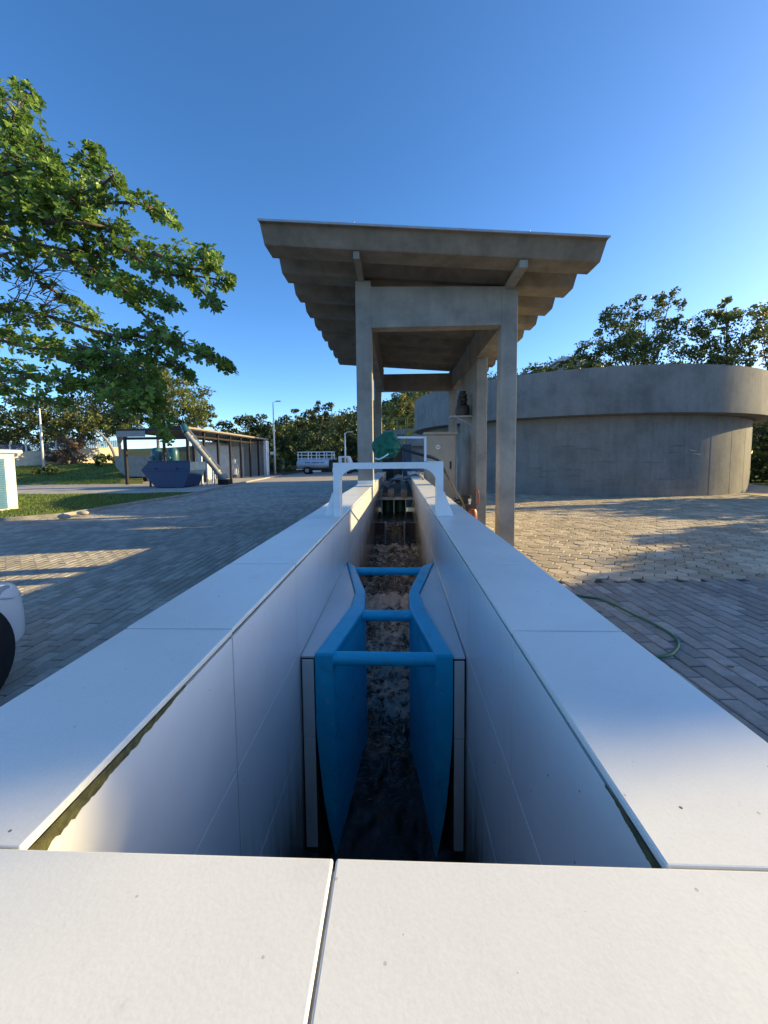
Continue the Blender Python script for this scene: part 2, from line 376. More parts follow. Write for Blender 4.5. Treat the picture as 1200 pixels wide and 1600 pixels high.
for i in range(-4, 95):
    for j in range(0, 95):
        x = .75 + i*S*1.5*1.12; y = 5.3 + (j + (.5 if i % 2 else 0))*S*1.732
        if x < .66 or x > 16 or y < 5.55+.05*x or y > 24: continue
        if math.hypot(x-11.2, y-27.08) < 9.2: continue
        dz = rnd(-.006,.006)+.012*noise.noise((x*.55, y*.55, 7)); tx, ty = rnd(-.03,.03), rnd(-.03,.03); t = rnd(0,1); vs = []
        ring = [(S*1.12*math.cos(PI/3*k)*(.955+rnd(-.025,.025)), S*math.sin(PI/3*k)*(.955+rnd(-.025,.025))) for k in range(6)]
        for a, b in ring: vs.append((x+a, y+b, -.02))
        for a, b in ring: vs.append((x+a, y+b, -.005+dz))
        for a, b in ring: vs.append((x+a*.92, y+b*.92, dz+a*tx+b*ty))
        hx.add(vs, [tuple(range(12, 18))]+[(k, (k+1) % 6, 6+(k+1) % 6, 6+k) for k in range(6)]+[(6+k, 6+(k+1) % 6, 12+(k+1) % 6, 12+k) for k in range(6)], t)
struct(hx, 'yard_pavement', 'hex')
yb = MB(); yb.add([(16.2,3,-.004),(40,3,-.004),(40,40,-.004),(16.2,40,-.004)], [(0,1,2,3)]); struct(yb, 'yard_edge', 'hex')
lv_ = MB()
for k in range(260):
    x, y = (rnd(-11,-1), rnd(5,20)) if k < 170 else (rnd(1,7), rnd(2.5,9))
    if x < kerbx(y)+.1: continue
    q = rnd(.02,.05); a = rnd(0, 6.28); d1 = Vector((math.cos(a), math.sin(a), rnd(-.1,.3)))*q; d2 = Vector((-math.sin(a), math.cos(a), rnd(-.1,.3)))*q*.5; p = Vector((x, y, .022))
    lv_.add([p-d1, p+d2, p+d1, p-d2], [(0,1,2,3)], rnd(0,1))
tag(lv_.build('fallen_leaves', 'leafdry'), 'small dry leaves scattered over the grey pavers', 'leaves', kind='stuff')
# weeds and litter in the hex joints
wd = MB()
for k in range(900):
    x, y = rnd(1.0, 5.5), rnd(5.8, 10)
    if noise.noise((x*.8, y*.8, 3)) < .05: continue
    s = rnd(.02,.05); a = rnd(0, PI); wd.add([(x,y,0),(x+s*math.cos(a),y+s*math.sin(a),.012),(x+s*.4*math.cos(a+1),y+s*.4*math.sin(a+1),.02)], [(0,1,2)], rnd(0,1))
tag(wd.build('joint_weeds', 'leafyel'), 'small weeds and dry leaf litter between the tan hexagonal pavers', 'weeds', kind='stuff')
# kerb, lawn, apron, bank
kb = MB()
for a, b in zip(KERB, KERB[1:]):
    n = max(1, int((b-a).length/1.0))
    for i in range(n):
        p = a+(b-a)*(i/n); q = a+(b-a)*((i+1)/n); d = (q-p).normalized()
        kb.bar(p+d*.008+Vector((-.07,0,.045+rnd(-.006,.006))), q-d*.008+Vector((-.07,0,.045+rnd(-.006,.006))), .14, .13)
struct(kb, 'kerb', 'kerb', bevel=.015)
lawn_far = [on(-260,776), on(30,773), on(200,772), on(290,769.5)]
lw = MB(); lf = KERB[0:5]
pts_n = [p+Vector((-.14,0,.03)) for p in lf]; pts_f = [Vector((p.x, p.y, .03)) for p in lawn_far]
poly = pts_n + [Vector((pts_n[-1].x-.1, pts_f[-1].y-.3, .03))] + list(reversed(pts_f))
lw.add(poly, [tuple(range(len(poly)))]); struct(lw, 'lawn', 'lawn')
def inpoly(x, y, P):
    c = False; n = len(P)
    for i in range(n):
        a, b = P[i], P[(i+1) % n]
        if (a.y > y) != (b.y > y) and x < (b.x-a.x)*(y-a.y)/(b.y-a.y)+a.x: c = not c
    return c
gb = MB(); k = 0
while k < 26000:
    x, y = rnd(-24,-10.3), rnd(10.6,21.6)
    if not inpoly(x, y, poly): continue
    if noise.noise((x*.7, y*.7, 0)) + rnd(-.3,.5) < -.1: continue
    k += 1
    a = rnd(0, 2*PI); h = rnd(.03,.09); w = rnd(.008,.016); l = rnd(-.05,.05)
    gb.add([(x-w*math.cos(a), y-w*math.sin(a), .028),(x+w*math.cos(a), y+w*math.sin(a), .028),(x+l, y+rnd(-.03,.03), .03+h)], [(0,1,2)], rnd(0,1))
tag(gb.build('grass', 'grassblade'), 'short green grass growing on the lawn beside the kerb', 'grass', kind='stuff')
ap = MB(); A = [KERB[4]+Vector((-.16,0,.012)), KERB[5]+Vector((-.16,0,.012)), KERB[6]+Vector((-.16,0,.012)), on(425,741.5)+Vector((-8,0,.012)), on(200,754,0)+Vector((-2,8,.012)), on(30,757)+Vector((0,0,.012)), on(-260,757)+Vector((0,0,.012)), on(-260,776)+Vector((0,-.3,.012)), on(30,773)+Vector((0,-.3,.012)), on(290,769.5)+Vector((0,-.3,.012))]
ap.add(A, [tuple(range(len(A)))]); struct(ap, 'concrete_apron', 'apron')
# earth bank rising to the perimeter wall
bk = MB(); NX, NY = 50, 14; BK = {}
for j in range(NY+1):
    for i in range(NX+1):
        px = -420+i*(640/NX); t = j/NY; Y = 29.5 + t*15
        z = .0 + 1.55*smooth01(t*1.15) + .12*noise.noise((px*.03, Y*.4, 1))*min(1, t*4)
        p = at(px, 700, Y); bk.v.append((p.x, Y, z if j else -.03))
for j in range(NY):
    for i in range(NX): a = j*(NX+1)+i; bk.f.append((a, a+1, a+NX+2, a+NX+1)); bk.t.append(.5)
struct(bk, 'grass_bank', 'bank', smooth=True)
def bankz(Y): return 1.55*smooth01((Y-29.5)/15*1.15)
bg = MB()
for k in range(16000):
    px = rnd(-60, 185); Y = 29.8+rnd(0,1)*14; p = at(px, 700, Y)
    if noise.noise((p.x*.25, Y*.35, 4)) > .22: continue
    z = bankz(Y)+.12*noise.noise((px*.03, Y*.4, 1)); s = rnd(.06,.2); a = rnd(0, 2*PI); w = rnd(.02,.05)
    bg.add([(p.x-w, Y, z-.02),(p.x+w, Y, z-.02),(p.x+s*.6*math.cos(a), Y+s*.5*math.sin(a), z+s)], [(0,1,2)], rnd(0,1))
tag(bg.build('bank_grass', 'grassblade'), 'rough grass on the earth bank below the cream wall', 'grass', kind='stuff')
# far field
ff = MB(); ff.add([(-390,56,-.012),(390,56,-.012),(390,690,-.012),(-390,690,-.012)], [(0,1,2,3)])
struct(ff, 'far_field', 'field')
# hill
RID = [(-500,716),(-200,712),(250,700),(340,692),(400,672),(520,652),(560,641),(600,628),(650,611),(720,596),(800,585),(900,566),(1050,575),(1250,590),(1700,640)]
def rid(px):
    for a, b in zip(RID, RID[1:]):
        if a[0] <= px <= b[0]: return a[1]+(b[1]-a[1])*smooth01((px-a[0])/(b[0]-a[0]))*.5+(b[1]-a[1])*.5*(px-a[0])/(b[0]-a[0])
    return 716
def hillp(px, t):
    Y = 62 + t*110; top = at(px, rid(px), 172); x = at(px, 717, Y).x
    return Vector((x, Y, -.3 + (top.z+.3)*(t**1.15) + 1.2*noise.noise((px*.012, t*5, 2))*t))
hl = MB(); NX, NY = 110, 16
for j in range(NY+3):
    for i in range(NX+1):
        px = -500+i*20
        if j <= NY: p = hillp(px, j/NY)
        else: p = hillp(px, 1.); p = Vector((p.x, p.y+40*(j-NY), p.z-9*(j-NY)))
        hl.v.append(tuple(p))
for j in range(NY+2):
    for i in range(NX): a = j*(NX+1)+i; hl.f.append((a, a+1, a+NX+2, a+NX+1)); hl.t.append(.5)
struct(hl, 'hill', 'hill', smooth=True)
# ------------------------------------------------------------------ foliage helpers
def sph():
    while True:
        v = Vector((rnd(-1,1), rnd(-1,1), rnd(-1,1)))
        if .02 < v.length < 1: return v
def leafquad(mb, p, s, tone, up=.35, asp=.5):
    d = (sph().normalized()+Vector((0,0,rnd(-.2,.3)))).normalized(); n = (sph().normalized()+Vector((0,0,up))).normalized()
    w = d.cross(n)
    if w.length < .05: return
    w.normalize(); a = p-d*s*.5; b = p+d*s*.5; c = p+w*s*asp*.5-d*s*.05; e = p-w*s*asp*.5-d*s*.05
    mb.add([a, c, b, e], [(0,1,2,3)], tone)
def blob(mb, c, r, n, s, tone=(0,1), sub=None, flat=.85):
    # leaves gathered into twig sized clusters so that gaps stay between them
    k = sub or max(6, int(n/34))
    cl = []
    for i in range(k):
        v = sph(); v = v.normalized()*(v.length**.6); cl.append((c+Vector((v.x*r, v.y*r, v.z*r*flat)), rnd(.18,.42)*r, rnd(*tone)))
    for i in range(n):
        q, rr, t0 = random.choice(cl); v = sph()
        leafquad(mb, q+Vector((v.x, v.y, v.z*.8))*rr, s*rnd(.6,1.25), max(0, min(1, t0*.6+rnd(0,.45))))
def limbs(mb, basep, targets, r0, wob=.15):
    top = basep
    for t in targets:
        m = basep.lerp(t, .45)+Vector((rnd(-1,1), rnd(-1,1), rnd(.0,1)))*wob*(t-basep).length*.4
        pts = [basep, basep.lerp(m, .5), m, m.lerp(t, .5), t]
        mb.tube(pts, [r0, r0*.8, r0*.55, r0*.35, r0*.12], 6)
def tree_px(label, blobs, Y, mat='leafmid', leaf=.38, base_px=None, bark='bark', name='tree', cat='tree', group=None, dens=1.1, zbase=0., trunk_r=.18, tone=(0,1), spread=1.0):
    """blobs: (x, y, radius) of crown lumps as seen in the photo, placed at distance Y with real depth"""
    cs = []
    for (x, y, r) in blobs:
        p = at(x, y, Y); R = r*Y/f; p = p+Vector((0, rnd(-.7,.7)*R*spread, 0)); cs.append((p, R, r))
    bx = base_px if base_px is not None else sum(b[0] for b in blobs)/len(blobs)
    b = at(bx, 720, Y); b.z = zbase
    t = thing(name, label, cat, b, group)
    low = min(c[0].z-c[1]*.3 for c in cs); fork = Vector((b.x+rnd(-.2,.2), Y, max(zbase+.3, zbase+(low-zbase)*.7)))
    tr = MB(); tr.tube([b-Vector((0,0,.3)), b.lerp(fork, .5)+Vector((rnd(-.1,.1),0,0)), fork], [trunk_r*1.25, trunk_r, trunk_r*.85], 8)
    limbs(tr, fork, [c[0] for c in cs], trunk_r*.75)
    part(tr, 'trunk', bark, t, smooth=True)
    cw = MB()
    for (p, R, r) in cs: blob(cw, p, R, int(dens*r*r)+40, leaf, tone)
    part(cw, 'crown', mat, t); return t
def shrub(label, c, r, n, s, mat, name='shrub', cat='shrub', group=None, flat=.8):
    t = thing(name, label, cat, (c[0], c[1], c[2]), group); c = Vector(c)
    st = MB()
    for k in range(7): st.tube([c, c+Vector((rnd(-.5,.5)*r, rnd(-.5,.5)*r, r*rnd(.6,1.2)))], [.03, .01], 5)
    part(st, 'stem', 'bark', t); cw = MB(); blob(cw, c+Vector((0,0,r*flat*.8)), r, n, s, flat=flat); part(cw, 'foliage', mat, t); return t
# hillside vegetation as one mass
hv = MB()
for k in range(1500):
    px = rnd(330, 1250); t = rnd(.04,1)**.8; p = hillp(px, t)
    r = rnd(.9,2.2)*(1.0+.6*t); t0 = rnd(0,1)
    for q in range(26):
        v = sph(); leafquad(hv, p+Vector((v.x*r, v.y*r, .5*r+v.z*r*.7)), rnd(.5,1.1)*(1+.5*t), max(0, min(1, t0*.6+rnd(0,.4))))
tag(hv.build('hillside_scrub', 'leafmid'), 'dense green scrub covering the hill behind the tanks', 'scrub', kind='stuff')
# ------------------------------------------------------------------ the measuring channel
ch = thing('water_channel', 'long raised channel clad in white tiles carrying brown water towards the viewer', 'channel', (0,0,0))
Y0, YE = .425, 14.6
JT = [.425, 1.045, 1.722, 2.40, 3.08, 3.76, 4.44, 5.12, 5.80, 6.48, 7.16, 7.84, 8.52, 9.2, 9.88, 10.56, 11.24, 11.92, 12.6, 13.28, 13.96, YE]
def coping(x0, x1):
    m = MB()
    for i, (a, b) in enumerate(zip(JT, JT[1:])):
        e = rnd(-.002,.002); dz = rnd(-.0015,.0015)
        gq = .0028+.0003*i; m.box(x0+e, x1+e, a+gq, b-gq, ZT-.014+dz, ZT+dz)
    return m
def bed(x0, x1): return MB().box(x0, x1, Y0, YE, ZT-.04, ZT-.005)
for (xi, xo, sgn) in ((XL, OL, -1), (XR, OR, 1)):
    a, b = sorted((xi, xo))
    core = MB().box(min(xi+sgn*.012, xo-sgn*.012), max(xi+sgn*.012, xo-sgn*.012), Y0+.002, YE, -.22, ZT-.04)
    part(core, 'side_wall', 'grout', ch)
    bx = (xi+sgn*.009, xo-sgn*.009); part(bed(min(bx), max(bx)), 'mortar_bed', 'moss', ch)
    part(coping(a, b), 'coping', 'tile', ch, bevel=.0022)
    tl = MB()
    for i, (y0, y1) in enumerate(zip(JT, JT[1:])):
        for (z0, z1) in ((-.2, .487), (.487, .909), (.909, ZT-.024)):
            e = rnd(0,.0015); q = sorted((xi+sgn*.001+sgn*e, xi+sgn*.014))
            tl.box(q[0], q[1], y0+.0025, y1-.0025, z0+.002, z1-.002)
            q = sorted((xo-sgn*.001-sgn*e, xo-sgn*.014)); tl.box(q[0], q[1], y0+.0015, y1-.0015, z0+.0015, z1-.0015)
    part(tl, 'wall_tiles', 'glaze', ch, bevel=.001, seg=1)
# end wall with two slabs
ew = MB().box(OL+.012, OR-.012, -.30, Y0-.012, -.22, ZT-.0035); part(ew, 'end_wall', 'grout', ch)
part(MB().box(XL-.01, XR+.01, Y0-.01, YE, -.22, -.18), 'channel_floor', 'darkgap', ch)
es = MB(); es.box(OL-.004, -.0800, -.32, Y0-.001, ZT-.014, ZT+.0015); es.box(-.0770, OR+.004, -.32, Y0+.0005, ZT-.0145, ZT)
part(es, 'end_coping', 'tile', ch, bevel=.0025)
def moss(x, sgn, y0, y1, h0):
    m = MB(); n = 60
    for k in range(n+1):
        t = k/n; y = y0+(y1-y0)*t; d = h0*(1-t)**.8*(.85+.3*noise.noise((y*70, x, 0))+.25*noise.noise((y*190, x, 3)))+.003
        for z in (ZT-.016, ZT-.016-d*.5, ZT-.018-d): m.v.append((x+sgn*(.0012+.002*noise.noise((y*60, z*60, 2))), y, z))
    for k in range(n):
        for q in range(2): a = k*3+q; m.f.append((a, a+3, a+4, a+1)); m.t.append(.5)
    part(m, 'moss', 'greenmoss', ch)
moss(XL, 1, Y0, .80, .024); moss(XR, -1, Y0, .56, .012)
# tiled ledges either side of the flume
ZF = .88
IL = [on(x, y, ZF) for x, y in ((521,1022),(570,953),(571,926),(554,886))]
OLn = [on(x, y, ZF) for x, y in ((491,1026),(549,948),(555,928),(545,879))]
IR = [on(x, y, ZF) for x, y in ((680,1022),(640,953),(639,926),(660,886))]
ORn = [on(x, y, ZF) for x, y in ((708,1026),(662,948),(655,928),(672,879))]
YF = 1.76
for s in (IL, OLn, IR, ORn): s[0].y = YF
for k in range(1, 4):
    yb_ = (IL[k].y+IR[k].y)/2
    for s in (IL, IR): s[k].y = yb_
    ya_ = (OLn[k].y+ORn[k].y)/2
    for s in (OLn, ORn): s[k].y = ya_
OLn[3].x = XL+.001; ORn[3].x = XR-.001
for (O, xw, sgn) in ((OLn, XL, -1), (ORn, XR, 1)):
    P = [Vector((xw-sgn*.002, YF+.006, 0))]+[Vector((p.x+sgn*.004, p.y+(.006 if i == 0 else 0), 0)) for i, p in enumerate(O)]
    if sgn < 0: P = P[::-1]
    P = [Vector((p.x, p.y, -.18)) for p in P]
    # make counter clockwise
    ar = sum(P[i].x*P[(i+1) % len(P)].y-P[(i+1) % len(P)].x*P[i].y for i in range(len(P)))
    if ar < 0: P = P[::-1]
    part(MB().prism(P, (0,0,ZF-.014+.18)), 'ledge_core', 'moss', ch)
    tp = MB().prism([p+Vector((0,0,ZF-.014+.18)) for p in P], (0,0,.010)); part(tp, 'ledge_tile', 'glaze', ch, bevel=.001, seg=1)
    # face strips looking at the viewer
    xa, xb = (xw-sgn*.003, O[0].x+sgn*.006); xa, xb = min(xa, xb), max(xa, xb)
    st = MB(); zs = [-.09, .04, .48, .862]
    for z0, z1 in zip(zs, zs[1:]):
        w = .012*(1 if z0 > .5 else 1.6)
        st.box(xa if sgn > 0 else xa+.004, xb if sgn < 0 else xb-.004, YF-.004, YF+.004, z0+.002, z1-.002)
    part(st, 'face_strip', 'tile', ch, bevel=.001, seg=1)
    sm = MB()
    xm = (xa+.55*(xb-xa) if sgn < 0 else xb-.55*(xb-xa))
# ------------------------------------------------------------------ blue flume
fl = thing('flume', 'blue painted measuring flume with hourglass walls and three cross bars', 'flume', (0, YF, 0))
def smoothline(P, n=8):
    out = []
    for a, b in zip(P, P[1:]):
        for k in range(n): out.append(a.lerp(b, k/n))
    return out+[P[-1]]
for (I, O, sgn) in ((IL, OLn, -1), (IR, ORn, 1)):
    n = len(I)
    rim = MB(); vs = []
    for k in range(n):
        i_, o_ = I[k], O[k]
        vs += [(i_.x, i_.y, ZF+.012), (o_.x, o_.y, ZF+.012), (o_.x, o_.y, ZF-.03), (i_.x, i_.y, ZF-.03)]
    fs = [(0,1,2,3) if sgn < 0 else (3,2,1,0)]
    for k in range(n-1):
        for q in range(4):
            a, b = 4*k+q, 4*k+(q+1) % 4; fs.append((a, b, b+4, a+4) if sgn > 0 else (a, a+4, b+4, b))
    fs.append(tuple(4*(n-1)+q for q in ((3,2,1,0) if sgn < 0 else (0,1,2,3))))
    rim.add(vs, fs); part(rim, 'top_rim', 'blue', fl, bevel=.008, seg=3)
    # curved inner wall, water side
    w = MB(); vs = []; rows = []
    for k in range(n):
        p = I[k]; rows.append(p)
    zs = [ZF-.028, .6, .3, -.17]
    for z in zs:
        for p in rows: vs.append((p.x-sgn*.001, p.y, z))
        for p in rows: vs.append((p.x+sgn*.010, p.y, z))
    fs = []; m = 2*n
    for a in range(len(zs)-1):
        for k in range(n-1):
            q = a*m+k; fs.append((q, q+1, q+1+m, q+m)); q2 = a*m+n+k; fs.append((q2+m, q2+1+m, q2+1, q2))
        fs.append((a*m, a*m+m, a*m+m+n, a*m+n))
    w.add(vs, fs); part(w, 'side_wall', 'blue', fl)
    # end flange that tapers towards the water, ragged outer edge
    fg = MB(); xi, xo = I[0].x, O[0].x; poly_ = [(xi, ZF+.002), (xo, ZF+.002), (xo, .56), (xo+(xi-xo)*.03, .48), (xo+(xi-xo)*.09, .40), (xo+(xi-xo)*.20, .28), (xo+(xi-xo)*.36, .14), (xo+(xi-xo)*.58, .02), (xi-(xi-xo)*.15, -.10), (xi, -.165)]
    fg.prism([(x, YF-.002, z) for x, z in poly_] if sgn < 0 else [(x, YF-.002, z) for x, z in poly_][::-1], (0, .012, 0))
    part(fg, 'end_flange', 'blue', fl, bevel=.003)
for k, (px, y0, y1) in enumerate(((600,1025,1050),(605,950,968),(611,884,893))):
    yy_ = (YF+.03, IL[1].y-.02, IL[3].y-.03)[k]
    il = (IL[0].x, IL[1].x, IL[3].x)[k]-.02; ir = (IR[0].x, IR[1].x, IR[3].x)[k]+.02
    part(MB().tube([(il, yy_, ZF-.028), (ir, yy_, ZF-.028)], .032, 20), 'cross_bar', 'blue', fl, smooth=2)
# dark backing behind the flange where the infill has crumbled
# ------------------------------------------------------------------ water
wt = MB(); NX, NY = 46, 620; ya, yb2 = .44, 9.4
def wz(x, y):
    if y > 7.85: z = .52
    elif y > 7.35:
        t = (7.85-y)/.5; z = .52-.36*(t**1.7)
    elif y > 5: z = .16-.02*(7.35-y)/2.35
    elif y > 3.3: z = .14-.02*(5-y)/1.7
    elif y > 2.2: z = .12-.12*(3.3-y)/1.1
    else: z = .0-.15*min(1., (2.2-y)/.55)
    amp = .004
    if y < 7.5: amp = .055*smooth01((y-1.2)/1.6)+.008
    if 7.35 < y < 7.85: amp = .02
    z += (.018*abs(noise.noise((x*26, y*2.2, 9))) if 7.2 < y < 7.9 else 0)
    z += amp*(noise.fractal((x*7, y*5, 1.3), .9, 2.1, 4)*1.0) + amp*.6*noise.noise((x*17, y*13, 4))
    z += .05*math.exp(-((y-4.35)/.22)**2)*math.exp(-(x+.08)**2/.05)+.03*math.exp(-((y-6.9)/.3)**2)
    return max(z, -.17)
def foam_and_glint(x, y):
    c = math.exp(-(x+.08)**2/.03)
    if y > 7.85: return .05
    if y > 7.3: return .12+.45*abs(noise.noise((x*22, y*1.5, 5)))  # pale streaks painted on the fall for the glints of the water
    if y > 6.9: return .62
    if y > 6.3: return .5
    if y > 4.7: return .42
    if y > 4.0: return .80
    if y > 2.6: return .45+.25*c
    return (.15+.5*c)*smooth01((y-1.75)/1.1)
for j in range(NY+1):
    for i in range(NX+1):
        x = XL-.002+(XR-XL+.004)*i/NX; y = ya+(yb2-ya)*j/NY; wt.v.append((x, y, wz(x, y)))
for j in range(NY):
    for i in range(NX):
        a = j*(NX+1)+i; wt.f.append((a, a+1, a+NX+2, a+NX+1)); wt.t.append(foam_and_glint(XL+(XR-XL)*(i+.5)/NX, ya+(yb2-ya)*(j+.5)/NY))
struct(wt, 'water', 'water', smooth=True)
# weir that the water drops over
we = thing('weir', 'dark narrow weir opening with two upright posts under the falling water', 'weir', (0,7.6,0))
for xa, xb in ((XL+.002, XL+.19), (XR-.19, XR-.002)):
    part(MB().box(xa, xb, 7.50, 7.56, .0, .565), 'gate_plate', 'brown', we)
for x in (XL+.205, XR-.205):
    part(MB().box(x-.014, x+.014, 7.36, 7.58, .0, .58), 'post', 'galv', we, bevel=.004)
# ------------------------------------------------------------------ white lifting frame on the channel
lf_ = thing('lifting_frame', 'white painted steel portal frame standing across the channel walls', 'frame', (0,3.17,ZT))
pl_, pr_ = on(521,808,ZT).x, on(692,806,ZT).x
zt = at(600,722.5,3.17).z
def arch(x0, x1, y0, y1, ztop, zb, pw, th, rad):
    P = [(x0, zb), (x0+pw, zb)]
    P += [(x0+pw+rad-rad*math.cos(a), ztop-th-rad+rad*math.sin(a)) for a in [PI/2*k/10 for k in range(11)]]
    P += [(x1-pw-rad+rad*math.sin(a), ztop-th-rad+rad*math.cos(a)) for a in [PI/2*k/10 for k in range(11)]]
    P += [(x1-pw, zb), (x1, zb), (x1, ztop), (x0, ztop)]
    return P
P = arch(pl_, pr_, 0, 0, zt, ZT+.003, .055, .052, .125)
part(MB().prism([(x, 3.165, z) for x, z in P], (0, .012, 0)), 'front_plate', 'white', lf_, bevel=.002)
for x0, x1 in ((pl_+.001, pl_+.054), (pr_-.054, pr_-.001)):
    part(MB().box(x0, x1, 3.178, 3.30, ZT+.003, zt-.055), 'post', 'white', lf_, bevel=.003)
part(MB().box(pl_+.001, pr_-.001, 3.178, 3.30, zt-.051, zt-.001), 'crossbar', 'white', lf_, bevel=.003)
for s, x in ((-1, pl_), (1, pr_)):
    part(MB().prism([(x-.0, 3.19, ZT+.003), (x, 3.19, ZT+.20), (x+s*.012, 3.19, ZT+.20), (x+s*.085, 3.19, ZT+.003)][::(1 if s < 0 else -1)], (0,.01,0)), 'gusset', 'white', lf_, bevel=.002)
    part(MB().box(min(x-s*.06, x+s*.10), max(x-s*.06, x+s*.10), 3.15, 3.32, ZT+.0005, ZT+.006), 'base_plate', 'white', lf_, bevel=.001)
part(MB().box(pr_-.125, pr_-.004, 3.16, 3.31, zt, zt+.006), 'top_plate', 'white', lf_)
# sensor arm
ar_ = thing('sensor_arm', 'thin white conduit arm rising from the right end of the white frame', 'pipe', (pr_-.08,3.2,zt))
q0 = at(664.5,722,3.2); q1 = at(664.5,683.5,3.2); q2 = at(617,683.5,3.2)
part(MB().bar(Vector((q0.x, 3.2, zt+.006)), q1+Vector((0,0,.008)), .018, .018), 'upright', 'white', ar_)
part(MB().bar(q1+Vector((-.009,0,0)), q2, .016, .016), 'arm', 'white', ar_)
# green cloth bag over the sensor
bgn = thing('covered_sensor', 'green cloth bag tied over the sensor above the white frame', 'sensor cover', at(605,720,3.2))
bm = bmesh.new(); bmesh.ops.create_icosphere(bm, subdivisions=5, radius=1.)
out = [(582,694),(590,684),(604,676),(615,675),(621,684),(628,693),(626,702),(619,712),(609,715),(598,717),(591,722),(588,716),(584,705)]
oc = (605,697)
import bisect
pol = sorted((math.atan2(-(y-oc[1]), x-oc[0]), math.hypot(x-oc[0], y-oc[1])) for x, y in out)
def prad(a):
    ks = [p[0] for p in pol]; i = bisect.bisect(ks, a); a0, r0 = pol[i-1] if i > 0 else (pol[-1][0]-2*PI, pol[-1][1]); a1, r1 = pol[i] if i < len(pol) else (pol[0][0]+2*PI, pol[0][1])
    return r0+(r1-r0)*(a-a0)/(a1-a0)
cen = at(oc[0], oc[1], 3.2)
for v in bm.verts:
    c = v.co.copy(); a = math.atan2(c.z, c.x); rr = math.hypot(c.x, c.z); k = prad(a)*3.2/f*1.02
    fold = 1+.07*noise.noise(c*1.7)+.025*noise.noise(c*Vector((5,3,2.)))
    p = Vector((c.x*k, c.y*.07, c.z*k))*fold; p.y -= .02*noise.noise(c*3.3+Vector((4,0,0)))
    v.co = p + cen - bgn.location
me = bpy.data.meshes.new('cloth'); bm.to_mesh(me); bm.free(); me.materials.append(M['green'])
me.polygons.foreach_set('use_smooth', [True]*len(me.polygons))
o = bpy.data.objects.new('cloth', me); C.objects.link(o); o.parent = bgn
part(MB().tube([at(586,716,3.12), at(592,718,3.11), at(600,714,3.11), at(607,709,3.12)], .006, 6), 'tie_cord', 'white', bgn, smooth=True)
# black cable
cb = MB(); pts = [at(626,700,3.2), at(640,705,3.2), at(660,711,3.22), at(676,715,3.26), at(688,722,3.35), at(694,735,3.6), at(703,752,4.2), at(714,772,5.2), at(724,790,6.4), on(737,845,.03)]
def cat(P, n=8):
    out = []; P = [P[0]]+list(P)+[P[-1]]
    for i in range(1, len(P)-2):
        for k in range(n):
            t = k/n; a, b, c, d = P[i-1], P[i], P[i+1], P[i+2]
            out.append(.5*((2*b)+(c-a)*t+(2*a-5*b+4*c-d)*t*t+(3*b-a-3*c+d)*t**3))
    return out+[P[-2]]
cb.tube(cat(pts), [.014]*33+[.013]*40, 8) if False else cb.tube(cat(pts), .013, 8)
tag(cb.build('black_cable', 'black', smooth=True), 'thick black cable sagging from the green bag to the right of the white frame', 'cable')
# ------------------------------------------------------------------ shelter over the channel
PY = 7.3
sh = thing('shelter', 'concrete framed shelter with a wide ribbed roof over the far channel', 'shelter', (0.6,PY,0))
LX0, LX1, RX0, RX1 = -.768, -.482, 1.865, 2.152
ZB, ZTOP = 4.19, 4.96
part(MB().box(LX0, LX1, PY, PY+.3, ZT+.07, 5.02), 'pillar', 'conc', sh, bevel=.006)
part(MB().box(LX0-.008, LX1+.006, PY-.008, PY+.308, ZT, ZT+.07), 'pillar_base', 'tile', sh, bevel=.003)
part(MB().box(RX0, RX1, PY, PY+.3, -.02, 4.86), 'pillar', 'conc', sh, bevel=.008)
part(MB().box(-.86, -.60, 14., 14.3, -.02, 5.0), 'pillar', 'conc', sh, bevel=.006)
part(MB().box(1.80, 2.06, 14., 14.3, -.02, 4.84), 'pillar', 'conc', sh, bevel=.006)
part(MB().prism([(LX1, PY+.004, ZB), (RX0, PY+.004, ZB), (RX0, PY+.004, 4.86), (LX1, PY+.004, 4.915)], (0,.26,0)), 'front_beam', 'conc', sh, bevel=.004)
part(MB().box(-.60, 1.80, 14.01, 14.25, ZB, 4.78), 'rear_beam', 'conc', sh, bevel=.004)
part(MB().box(RX0+.003, RX1-.06, PY+.3, 14., ZB-.004, 4.80), 'side_beam', 'conc', sh, bevel=.004)
part(MB().box(LX0+.02, LX1-.02, PY+.3, 14., ZB-.004, 4.93), 'side_beam', 'conc', sh, bevel=.004)
part(MB().box(RX0+.02, 2.13, 9.6, 12.1, -.02, ZB-.006), 'wall_panel', 'conc', sh, bevel=.006)
# roof
prof = []; YR0 = 6.2; NW = 9; amp = .22; PW = .95
for k in range(NW):
    y = YR0+k*PW
    prof += [(y, 0.), (y+.07, -.004), (y+.25, -.205), (y+.27, -amp), (y+.68, -amp), (y+.70, -.205), (y+.86, -.004)]
prof.append((YR0+NW*PW, 0.))
prof = [(y, z) for y, z in prof]
XA, XB = -2.13, 3.16; ZL = 5.48; SL = .0775
rf = MB(); xs = [XA+(XB-XA)*i/12 for i in range(13)]; n = len(prof)
for x in xs:
    for y, z in prof: rf.v.append((x, y, ZL-(x-XA)*SL+z))
for x in xs:
    for y, z in prof: rf.v.append((x, y, ZL-(x-XA)*SL+z-.016))
N = n*len(xs)
for i in range(len(xs)-1):
    for k in range(n-1):
        a = i*n+k; rf.f.append((a, a+n, a+n+1, a+1)); rf.f.append((N+a+1, N+a+n+1, N+a+n, N+a))
for k in range(n-1):
    rf.f.append((k, k+1, N+k+1, N+k)); a = (len(xs)-1)*n+k; rf.f.append((a+1, a, N+a, N+a+1))
